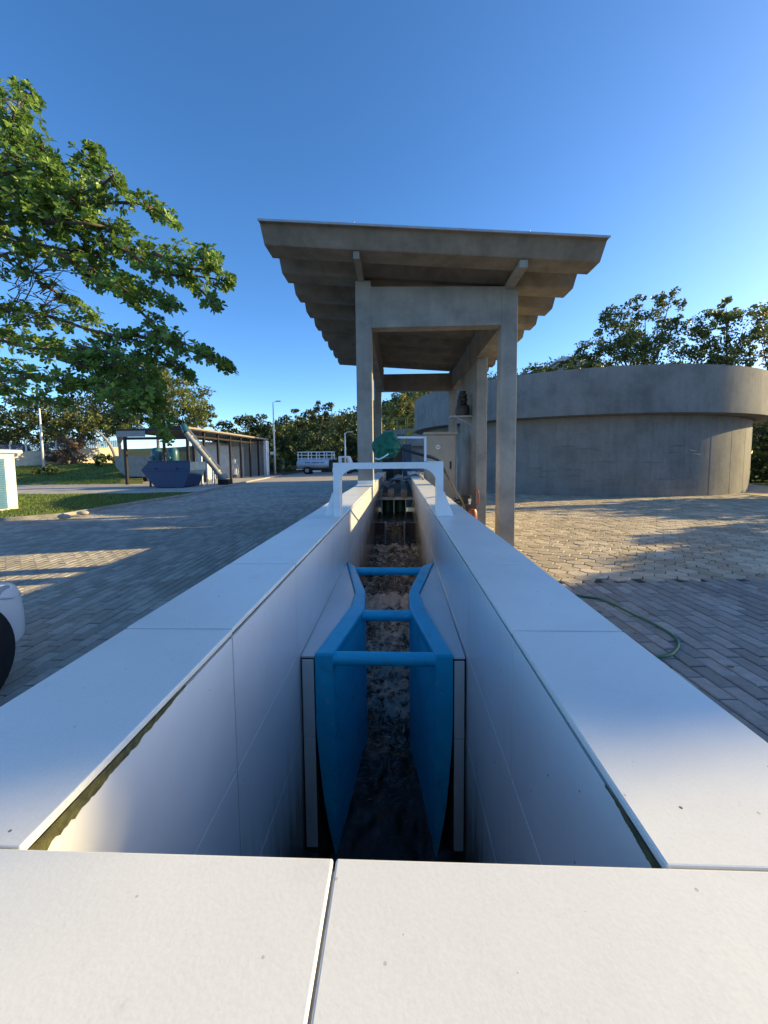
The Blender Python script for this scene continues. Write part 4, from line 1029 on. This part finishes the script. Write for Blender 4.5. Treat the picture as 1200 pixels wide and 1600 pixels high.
# ------------------------------------------------------------------ white car at the left edge
cr_ = thing('parked_car', 'white car at the left edge with only its front corner in view', 'car', (0,0,0))
HB = math.radians(2); hd = Vector((math.sin(HB), math.cos(HB), 0)); lf2 = Vector((-hd.y, hd.x, 0))
org = Vector((-3.10, 3.30, 0))
cr_.location = org; cr_.scale = (1, 1, 1.1); cr_.rotation_euler = (0, 0, math.atan2(hd.y, hd.x))
XN = 0.; CY0 = 0.; CW = 1.72
car = MB(); sect = []
stations = [(.0,.40,.60,.52),(.03,.33,.66,.34),(.10,.26,.70,.17),(.20,.24,.73,.075),(.34,.23,.765,.03),(.60,.22,.81,.012),(.95,.22,.87,.0),(1.25,.22,.92,.0),(1.4,.22,.96,.0),(2.0,.22,1.44,.0),(3.0,.22,1.46,.0),(3.45,.24,1.05,.03),(3.62,.4,.95,.16)]
def carring(dx, zb, zt_, inset):
    y0, y1 = CY0+inset, CY0+CW-inset; hi = max(zt_, zb+.1)
    tum = .0 if hi < 1.1 else .2
    zbelt = min(hi-.02, .82)
    return [(XN-dx, y0+.04, zb), (XN-dx, y0, zb+.06), (XN-dx, y0-.0, zb+(zbelt-zb)*.45), (XN-dx, y0+.004, zb+(zbelt-zb)*.62), (XN-dx, y0+.03, zbelt-.03), (XN-dx, y0+.09+tum, hi-.01), (XN-dx, y0+.3+tum, hi+.02),
            (XN-dx, y1-.3-tum, hi+.02), (XN-dx, y1-.09-tum, hi-.01), (XN-dx, y1-.03, zbelt-.03), (XN-dx, y1-.004, zb+(zbelt-zb)*.62), (XN-dx, y1, zb+(zbelt-zb)*.45), (XN-dx, y1, zb+.06), (XN-dx, y1-.04, zb)]
for q_ in stations: sect.append(carring(*q_))
n = 14; vs = [p for r_ in sect for p in r_]; fs = [(i*n+k, i*n+(k+1) % n, (i+1)*n+(k+1) % n, (i+1)*n+k) for i in range(len(sect)-1) for k in range(n)]
fs += [tuple(range(n-1, -1, -1)), tuple(range((len(sect)-1)*n, len(sect)*n))]
car.add(vs, fs); bo = car.build('body', 'carwhite', cr_, smooth=True)
ss = bo.modifiers.new('s', 'SUBSURF'); ss.levels = 3; ss.render_levels = 3
for px in (.74, 2.95):
    X = XN-px
    ac = MB().lathe((X, CY0-.016, .33), [(.0,.0),(.34,.0),(.375,.004),(.385,.02),(.385,.06),(.0,.06)], 48, axis='y'); ac.build('wheel_arch', 'tyre', cr_, smooth=2)
    for y in (CY0-.022, CY0+CW-.2):
        w = MB().lathe((X, y, .315), [(.21,0),(.295,0),(.315,.03),(.315,.2),(.295,.22),(.21,.22)], 48, axis='y').build('wheel', 'tyre', cr_, smooth=2)
        MB().lathe((X, y, .315), [(0,.03),(.05,.012),(.19,.02),(.215,.006),(.215,.15),(0,.15)], 32, axis='y').build('rim', 'alloy', w, smooth=2)
for s_1, yc in ((1, CY0), (-1, CY0+CW)):
    hlm = MB(); q = [(.13,.16,.60),(.30,.055,.63),(.50,.03,.68),(.50,.05,.755),(.32,.09,.735),(.15,.19,.675)]
    pv = [Vector((XN-dx, yc+s_1*(iy-.012), z)) for dx, iy, z in q]; hlm.prism(pv if s_1 > 0 else pv[::-1], (0, s_1*.05, 0)); hlm.build('headlight', 'lens', cr_, bevel=.008)
MB().box(XN-.05, XN-.0, CY0+.55, CY0+CW-.55, .44, .56).build('grille', 'black', cr_, bevel=.01)
fgm = MB(); P_ = [(.125,.20),(.075,.32),(.05,.44)]
for (da, ia), (db, ib) in zip(P_, P_[1:]):
    fgm.hexa([(XN-da+.012, ia-.012, .36), (XN-db+.012, ib-.012, .36), (XN-db-.03, ib+.02, .36), (XN-da-.03, ia+.02, .36), (XN-da+.012, ia-.012, .50), (XN-db+.012, ib-.012, .49), (XN-db-.03, ib+.02, .49), (XN-da-.03, ia+.02, .50)])
fgm.build('fog_lamp_recess', 'black', cr_)
ws = MB(); ws.add([(XN-1.44, CY0+.2, 1.0), (XN-1.44, CY0+CW-.2, 1.0), (XN-1.98, CY0+CW-.32, 1.44), (XN-1.98, CY0+.32, 1.44)], [(0,1,2,3)]); ws.build('windscreen', 'glass', cr_)
# ------------------------------------------------------------------ hose on the right, stones on the kerb
hs = [on(900,930,.016), on(940,937,.016), on(985,958,.016), on(1030,980,.016), on(1052,994,.016), on(1060,1006,.016), on(1054,1018,.016), on(1036,1025,.016)]
hs = [hs[0]+Vector((-.6,.5,0))]+hs+[hs[-1]+Vector((-.5,-.05,0))]
tag(MB().tube(cat(hs), .014, 8).build('garden_hose', 'hose', smooth=True), 'green garden hose curving over the grey pavers right of the channel', 'hose')
for i, (px, py, r, lab) in enumerate(((100,812,.21,'pale flat stone on the kerb, the left and darker of the two'),(129,806,.19,'sunlit pale stone on the kerb, right of the other stone'))):
    bm = bmesh.new(); bmesh.ops.create_icosphere(bm, subdivisions=3, radius=r); p = on(px, py)
    for v in bm.verts: v.co = Vector((v.co.x, v.co.y*.6, v.co.z*.38))*(1+.18*noise.noise(v.co*4+Vector((i*5,0,0))))+Vector((0,0,.10))
    me = bpy.data.meshes.new('kerb_stone'); bm.to_mesh(me); bm.free(); me.materials.append(M['stone']); me.polygons.foreach_set('use_smooth', [True]*len(me.polygons))
    o = bpy.data.objects.new('kerb_stone', me); C.objects.link(o); o.location = p; tag(o, lab, 'stone', 'stones on the kerb')
# ------------------------------------------------------------------ near tree at the upper left
nt_ = thing('almond_tree', 'large broad leaved tree reaching in from the upper left', 'tree', (-10.5,8.,0))
tr = MB(); cw = MB()
fork = Vector((-10.2,8.,3.6))
tr.tube([(-10.5,8,-.2),(-10.45,8,1.2),(-10.3,8,2.6),fork], [.36,.30,.27,.24], 12)
boughs = [
 ([(-120,420),(-40,330),(15,240),(22,175),(46,146)], 7.6, 17), ([(-120,300),(-20,235),(40,225),(66,232)], 7.8, 20), ([(-60,250),(0,180),(20,165)], 8.2, 22),
 ([(-80,380),(0,320),(60,280),(92,268)], 7.3, 24), ([(-60,360),(40,330),(110,310),(140,270),(150,236)], 7.5, 17), ([(110,312),(160,288),(178,272)], 7.4, 12),
 ([(60,330),(150,318),(215,318),(245,328),(268,346)], 7.2, 13), ([(-40,350),(90,350),(190,385),(270,402),(340,402)], 7.4, 20), ([(190,385),(250,425),(310,432),(362,440)], 7.2, 13),
 ([(280,425),(315,455),(338,480)], 7.2, 10), ([(-40,360),(60,390),(150,425),(220,450),(275,484)], 7.6, 15), ([(120,420),(200,470),(250,515),(310,548),(362,578)], 7.3, 11),
 ([(-60,470),(60,490),(140,515),(220,535),(265,565),(300,592)], 7.9, 14), ([(-80,500),(40,530),(140,560),(210,590),(245,610)], 8.1, 22), ([(-80,540),(20,580),(110,600),(190,620),(222,640)], 7.8, 20),
 ([(-60,300),(20,310),(70,340)], 7.0, 26), ([(-60,340),(20,370),(100,390),(160,395)], 7.2, 24), ([(-80,460),(0,480),(60,500)], 7.4, 18), ([(-60,560),(0,600),(60,625),(110,632)], 8.2, 18),
 ([(210,590),(245,620),(255,655),(262,690)], 7.6, 9), ([(225,600),(240,640),(248,672)], 7.7, 9), ([(60,440),(110,470),(150,500)], 7.7, 12), ([(200,520),(255,535),(275,530)], 7.5, 10), ([(-40,420),(0,400),(30,390)], 6.9, 20),
 ([(-60,280),(30,260),(80,262)], 7.0, 22), ([(-20,300),(80,300),(130,325)], 7.1, 22), ([(60,345),(140,350),(200,362)], 7.1, 18), ([(90,395),(160,430),(200,455)], 7.0, 17), ([(-40,520),(60,545),(150,545)], 7.3, 18), ([(-40,600),(60,590),(130,600)], 7.4, 16), ([(120,540),(180,555),(235,580)], 7.2, 16), ([(240,395),(300,420),(330,415)], 7.0, 12), ([(230,520),(290,545),(330,560)], 7.1, 11), ([(150,600),(200,612),(240,625)], 7.6, 15),
 ([(90,560),(150,575),(200,560),(240,560)], 7.6, 14), ([(-60,250),(10,270),(60,300)], 7.2, 24)]
def leaf(mb, p, d, nrm, L, tone):
    w = d.cross(nrm)
    if w.length < .05: return
    w.normalize(); n2 = w.cross(d).normalized(); q = lambda a, b, c: p+d*(a*L)+w*(b*L)+n2*(c*L)
    mb.add([q(0,0,0), q(.35,.15,.05), q(.72,.27,.05), q(1.,0,-.06), q(.72,-.27,.05), q(.35,-.15,.05), q(.55,0,-.02)], [(0,1,6),(1,2,6),(2,3,6),(3,4,6),(4,5,6),(5,0,6)], tone)
for P, Yb_, r in boughs:
    ys_ = [Yb_+rnd(-.25,.25)+.25*k*rnd(-1,1) for k in range(len(P))]
    pts = [at(x, y, yv) for (x, y), yv in zip(P, ys_)]
    cl = cat(pts, 6); n = len(cl)
    tr.tube([fork.lerp(cl[0], .5)+Vector((0,rnd(-.2,.2),rnd(0,.3))), cl[0]] if False else cl, [.036*(1-.85*i/(n-1))+.004 for i in range(n)], 6)
    if P[0][0] <= -40: tr.tube([fork, fork.lerp(cl[0], .5)+Vector((0,rnd(-.3,.3),rnd(0,.4))), cl[0]], [.13, .07, .034], 7)
    R = r*7.5/f
    length = sum((cl[i+1]-cl[i]).length for i in range(n-1)); nros = int(length/.085*(.85+R*8.2))
    for k in range(nros):
        t = rnd(.0,1)**.85; i = min(n-2, int(t*(n-1))); p = cl[i].lerp(cl[i+1], rnd(0,1))
        if at(0,0,1) is None: pass
        taper = 1.0 if t < .8 else 1-.55*(t-.8)/.2
        v = sph(); off = Vector((v.x, v.y*1.9, v.z*.95))*R*taper*1.12; c = p+off
        ax = (off.normalized()*.7+Vector((rnd(-.3,.5), rnd(-.4,.4), .55))).normalized()
        if rnd(0,1) < .35: tr.tube([p, p.lerp(c, .6)+Vector((0,0,-.02)), c], [.008,.006,.004], 4, False)
        t0 = rnd(0,1); u = ax.orthogonal().normalized(); w = ax.cross(u); a0 = rnd(0, 6.28); nl = random.choice((5,6,7,8))
        for q in range(nl):
            a = a0+q*2*PI/nl+rnd(-.25,.25); el = rnd(.15,.75)
            d = ((u*math.cos(a)+w*math.sin(a))*math.cos(el)+ax*math.sin(el)).normalized()
            leaf(cw, c, d, (ax+Vector((rnd(-.3,.3), rnd(-.3,.3), rnd(-.1,.3)))).normalized(), rnd(.085,.14), max(0, min(1, t0*.55+rnd(-.05,.45))))
# bare twigs in the gap
for k in range(46):
    s = (rnd(0,70), rnd(420,520)); p = at(s[0], s[1], rnd(7.2,8)); L = rnd(.3,.9); d = Vector((rnd(.2,1), rnd(-.4,.4), rnd(-.35,.7))).normalized()
    q = p+d*L*.5+Vector((0,0,rnd(-.08,.08))); e = p+d*L+Vector((0,0,rnd(-.15,.15))); tr.tube([p, q, e], [.012,.008,.003], 4, False)
    e2 = q+(d+Vector((rnd(-.5,.5), rnd(-.5,.5), rnd(-.5,.5)))).normalized()*L*.4; tr.tube([q, e2], [.006,.003], 4, False)
part(tr, 'trunk', 'bark', nt_, smooth=True); part(cw, 'crown', 'leaf', nt_)
# ------------------------------------------------------------------ other trees
G1 = 'trees behind the shed and bank'
tree_px('grey green tree at the far left behind the mesh fence', [(-30,650,38),(15,640,30),(30,668,30),(-10,680,28),(10,690,24)], 52, 'leafdark', .42, 0, group=G1, zbase=1.3, dens=1.6)
tree_px('dark tree between the slim lamp post and the far left tree', [(60,668,30),(85,650,28),(50,690,24),(90,682,26),(70,640,22)], 56, 'leafdark', .42, 70, group=G1, zbase=1.3, dens=1.6)
tree_px('yellow green tree above the dry brush by the wall', [(112,640,28),(138,660,32),(120,682,28),(152,638,28),(160,670,26)], 50, 'leafyel', .38, 128, group=G1, zbase=1.3, dens=1.6)
tree_px('tall loose tree above the left end of the dark shed', [(185,600,36),(162,630,30),(200,640,32),(215,580,28),(185,660,26),(205,665,22)], 44, 'leafmid', .36, 188, 'palebark', group=G1, zbase=.3, dens=1.5)
tree_px('broad olive tree rising above the middle of the dark shed', [(235,600,34),(262,588,28),(275,622,32),(240,640,32),(290,645,26),(262,655,24)], 46, 'leafmid', .36, 250, 'palebark', group=G1, dens=1.6)
tree_px('bushy tree above the far end of the dark shed', [(300,612,22),(316,640,22),(300,655,24),(330,658,14)], 52, 'leafmid', .38, 305, group=G1, dens=1.7)
# leaning pale trunk
lt_ = thing('leaning_tree', 'slender pale leaning trunk with sparse leaves beside the grey skip', 'tree', on(181,748))
a = on(181,748); b = at(180,715,a.y); c = at(168,690,a.y); d = at(150,672,a.y)
part(MB().tube(cat([a, b, c, d]), [.17]*8+[.14]*8+[.10]*9, 8), 'trunk', 'palebark', lt_, smooth=True)
m = MB(); blob(m, at(140,655,a.y), 1.0, 400, .3); blob(m, at(160,660,a.y), .8, 260, .3); part(m, 'crown', 'leafmid', lt_)
G2 = 'dark trees at the end of the road'
spec = [(352,[(350,672,18),(345,690,18),(358,705,20)],60,'leafdark','dark tree at the left end of the belt next to the shed roof'),
 (385,[(384,668,20),(372,690,22),(395,695,22),(385,716,20)],62,'leafdark','dark rounded tree left of the tall lamp post'),
 (412,[(405,660,20),(412,682,22),(402,704,22),(420,716,20)],60,'leafdark','dark tree directly behind the tall lamp post'),
 (448,[(450,668,20),(442,690,22),(458,700,24),(445,722,18)],63,'leafmid','tree with lighter leaf patches right of the tall lamp post'),
 (470,[(462,655,16),(478,662,20),(475,690,24),(470,718,20)],66,'leafdark','dark tree behind the rear of the tanker truck'),
 (500,[(488,645,14),(506,640,15),(496,662,18),(500,690,26),(505,718,20)],60,'leafdark','tallest loose topped tree above the tanker truck'),
 (530,[(528,670,22),(535,695,26),(525,716,20),(548,668,20)],66,'leafyel','olive tree behind the cab of the tanker truck'),
 (560,[(560,668,24),(565,692,26),(556,716,22),(585,690,26)],64,'leafdark','dark tree behind the left shelter pillar')]
for bx, bl_, Y, mt, lab in spec: tree_px(lab, bl_, Y, mt, .5, bx, group=G2, dens=1.3, trunk_r=.22, zbase=-.2, tone=(0,.8))
tree_px('sunlit yellowish tree on the slope seen through the shelter', [(612,655,18),(628,648,20),(640,632,18),(650,650,16),(645,665,20)], 78, 'leafyel', .6, 630, dens=1.2, zbase=1.)
tree_px('dark green tree on the slope right of the sunlit one in the shelter view', [(650,625,16),(665,615,18),(690,630,22),(670,650,22)], 84, 'leafmid', .6, 670, dens=1.2, zbase=2.)
G3 = 'trees behind the large tank'
tree_px('tall double topped tree above the middle of the large tank', [(958,498,24),(948,530,26),(1012,480,24),(1040,475,20),(1020,515,32),(985,540,34),(1048,510,18),(1030,555,30),(960,560,30),(905,562,20),(925,548,22)], 60, 'leafmid', .5, 1000, group=G3, dens=1.15, trunk_r=.3, zbase=2.)
tree_px('broad tree above the right part of the large tank', [(1118,500,26),(1140,478,22),(1100,530,26),(1150,515,32),(1125,552,32),(1095,560,24),(1160,560,26)], 59, 'leafmid', .5, 1130, group=G3, dens=1.15, trunk_r=.3, zbase=2.)
tree_px('thin tree at the right edge of the picture above the tank', [(1185,500,20),(1200,520,22),(1190,550,24),(1215,490,22),(1225,545,30)], 60, 'leafyel', .5, 1200, group=G3, dens=1.0, trunk_r=.22, zbase=2.)
tree_px('low bushy tree above the rim just right of the shelter roof', [(830,582,12),(845,588,10),(870,576,12),(890,570,12)], 60, 'leafyel', .45, 860, group=G3, dens=1.6, zbase=3.)
shrub('dark bush with fine leaves at the foot of the bank, left of the dry brush', Vector(on(74,752))+Vector((0,-.2,0)), .95, 900, .32, 'leafdark', group='bushes by the bank')
shrub('dark green bush against the cream wall beside the leaning trunk', (at(167,700,40).x, 40., .95), 1.1, 700, .36, 'leafdark', group='bushes by the bank')
t = thing('dry_brush', 'heap of dry reddish brush leaning on the cream wall', 'brush pile', (at(115,700,44).x,44,1.2)); m = MB()
for x, y, r in ((98,700,20),(118,692,18),(112,715,20),(82,712,12)): 
    p = at(x, y, 41.5); blob(m, p, r*41.5/f*.9, 420, .42, (.2,1))
part(m, 'twigs', 'leafdry', t)
m = MB()
for k in range(40): p = at(rnd(85,135), rnd(700,730), 41.3); m.tube([p, p+Vector((rnd(-.7,.7), rnd(-.3,.3), rnd(-.2,.9)))], [.03,.01], 4)
part(m, 'branch', 'palebark', t)
shrub('green shrub at the right edge behind the tank wall', (25.2, 26.5, 0), 2.2, 2200, .4, 'leafdark', group='bushes at the right edge', flat=1.1)
shrub('second shrub farther back at the right edge beside the tank', (27.5, 30., 0), 2.6, 2000, .45, 'leafdark', group='bushes at the right edge', flat=1.1)
m = MB().add([(21.6,22.4,.02),(40,20,.02),(40,50,.02),(22.6,32,.02),(22.9,28,.02)], [(0,1,2,3,4)]); struct(m, 'verge', 'lawn')
# low weeds along the road end
for i, (px, y, r) in enumerate(((436,738,.8),(452,737,.7),(420,740,.6))):
    p = on(px, y); shrub(('weedy clump at the foot of the tall lamp post','weedy clump between the lamp post and the truck','weedy clump beside the shed corner')[i], p, r, 260, .3, 'leafyel', name='weed_clump', cat='weeds', group='weed clumps at the road end')
# hilltop house behind the rim
hh = thing('hill_house', 'small grey roofed house on the hill above the tank rim', 'house', at(887,575,75))
p = hh.location.copy(); u_ = 75/f
part(MB().box(p.x-1.6, p.x+2.2, 75, 79, p.z-9, p.z+1.2), 'wall', 'greyskip', hh)
part(MB().prism([(p.x-2.1, 74.6, p.z+1.2), (p.x+2.7, 74.6, p.z+1.2), (p.x+1.9, 74.6, p.z+2.0), (p.x-1.2, 74.6, p.z+2.0)], (0,5,0)), 'roof', 'ribgrey', hh)
part(MB().box(p.x-.6, p.x+.3, 74.97, 75.0, p.z-.4, p.z+.6), 'window', 'glass', hh)
rg = MB()
pa, pb_ = at(880,577,60), at(922,573,60)
for k in range(6):
    q = pa.lerp(pb_, k/5); rg.bar(q-Vector((0,0,1.)), q+Vector((0,0,.45)), .06, .06)
rg.bar(pa+Vector((0,0,.45)), pb_+Vector((0,0,.45)), .05, .06)
# ------------------------------------------------------------------ sun, sky and what stands out of frame to the right
AZ, EL = math.radians(14), math.radians(16.4)
S_ = Vector((math.cos(AZ)*math.cos(EL), math.sin(AZ)*math.cos(EL), math.sin(EL)))
def shade_pt(p, q, z):   # p: across the sun direction, q: along it
    return Vector((q*math.cos(AZ)-p*math.sin(AZ), q*math.sin(AZ)+p*math.cos(AZ), z))
def side_tree(label, p, q, blobs, n, leaf_, mat='leafdark', solid=1.):
    b = shade_pt(p, q, 0); t = thing('tree', label, 'tree', b, 'trees east of the yard')
    m = MB(); m.tube([b-Vector((0,0,.2)), b+Vector((0,0,blobs[0][1]))], [.3,.2], 8); limbs(m, b+Vector((0,0,1.5)), [shade_pt(bp, q+rnd(-.5,.5), bz) for bp, bz, br in blobs], .15); part(m, 'trunk', 'bark', t)
    cw = MB()
    for bp, bz, br in blobs: blob(cw, shade_pt(bp, q+rnd(-.6,.6), bz), br, int(n*br*br), leaf_, sub=int(26*br*br))
    part(cw, 'crown', mat, t)
random.seed(21)
side_tree('tall dense tree beyond the right side of the yard', 2.25, 21., [(2.25,6.6,1.4),(2.3,8.2,1.1),(2.2,5.2,1.6),(3.0,5.6,1.6),(2.3,3.6,1.8),(3.6,4.2,1.4),(2.8,7.2,1.0),(1.75,7.3,.9),(1.35,6.4,.75),(1.3,7.1,.72),(1.25,7.9,.65),(1.3,5.7,.75),(1.06,6.5,.5),(1.04,7.0,.5),(1.03,7.5,.5),(1.04,8.0,.48),(1.1,6.0,.5),(1.75,6.6,.9),(1.8,7.6,.8),(2.4,2.2,1.9)], 1300, .42)
side_tree('low spreading tree beyond the right side of the yard', 6.2, 20., [(5.5,3.2,1.3),(6.5,2.5,1.3),(5.2,1.7,1.4),(6.4,1.5,1.5),(7.4,1.4,1.2),(7.0,2.5,.8)], 480, .4)
side_tree('far spreading tree beyond the right side of the yard', 10.2, 24., [(9.6,2.8,1.4),(10.8,3.2,1.5),(12.2,2.6,1.3),(10.3,1.4,1.5),(11.8,1.3,1.5)], 380, .4)
side_tree('very tall slender tree out of view, added to shade the left road', 12.4, 26., [(11.9,8.6,.9),(12.8,8.8,.9),(12.4,10.2,1.0),(12.3,11.6,1.0),(13.0,10.,.9),(11.7,9.8,.8)], 900, .4)  # added unseen crown, set high so its shade clears the yard
side_tree('tall thin tree beyond the tank side of the yard', 16.2, 34., [(14.6,2.5,1.4),(15.8,2.5,1.4),(13.8,1.7,1.4),(16.8,2.3,1.4),(14.8,1.2,1.5),(16.2,1.2,1.5)], 600, .45)
sun = bpy.data.lights.new('sun', 'SUN'); sun.energy = 4.2; sun.angle = math.radians(.53); sun.color = (1., .78, .37)
so = bpy.data.objects.new('sun', sun); C.objects.link(so); so.rotation_euler = S_.to_track_quat('Z', 'Y').to_euler(); so.location = S_*60
w = bpy.data.worlds.new('World'); bpy.context.scene.world = w; w.use_nodes = True
nt = w.node_tree; bgd = nt.nodes['Background']; sk_ = nt.nodes.new('ShaderNodeTexSky'); sk_.sky_type = 'NISHITA'; sk_.sun_disc = False
sk_.sun_elevation = EL; sk_.sun_rotation = PI/2-AZ; sk_.air_density = .62; sk_.dust_density = .5; sk_.ozone_density = 2.5
hsv = nt.nodes.new('ShaderNodeHueSaturation'); hsv.inputs['Saturation'].default_value = 1.18
nt.links.new(sk_.outputs[0], hsv.inputs['Color']); nt.links.new(hsv.outputs[0], bgd.inputs[0]); bgd.inputs[1].default_value = .138
# ------------------------------------------------------------------ camera and view
cam = bpy.data.cameras.new('camera'); co = bpy.data.objects.new('camera', cam); C.objects.link(co)
cam.sensor_fit = 'VERTICAL'; cam.sensor_height = 36.; cam.sensor_width = 27.; cam.lens = f/1600*36; cam.clip_start = .02; cam.clip_end = 2000
cam.shift_y = (CY-800)/1600
mw = Matrix((( RT.x, UP.x, -FW.x, 0), (RT.y, UP.y, -FW.y, 0), (RT.z, UP.z, -FW.z, H), (0,0,0,1))); co.matrix_world = mw
sc_ = bpy.context.scene; sc_.camera = co
vs_ = sc_.view_settings; vs_.view_transform = 'Standard'; vs_.look = 'None'; vs_.exposure = 1.34; vs_.gamma = 1
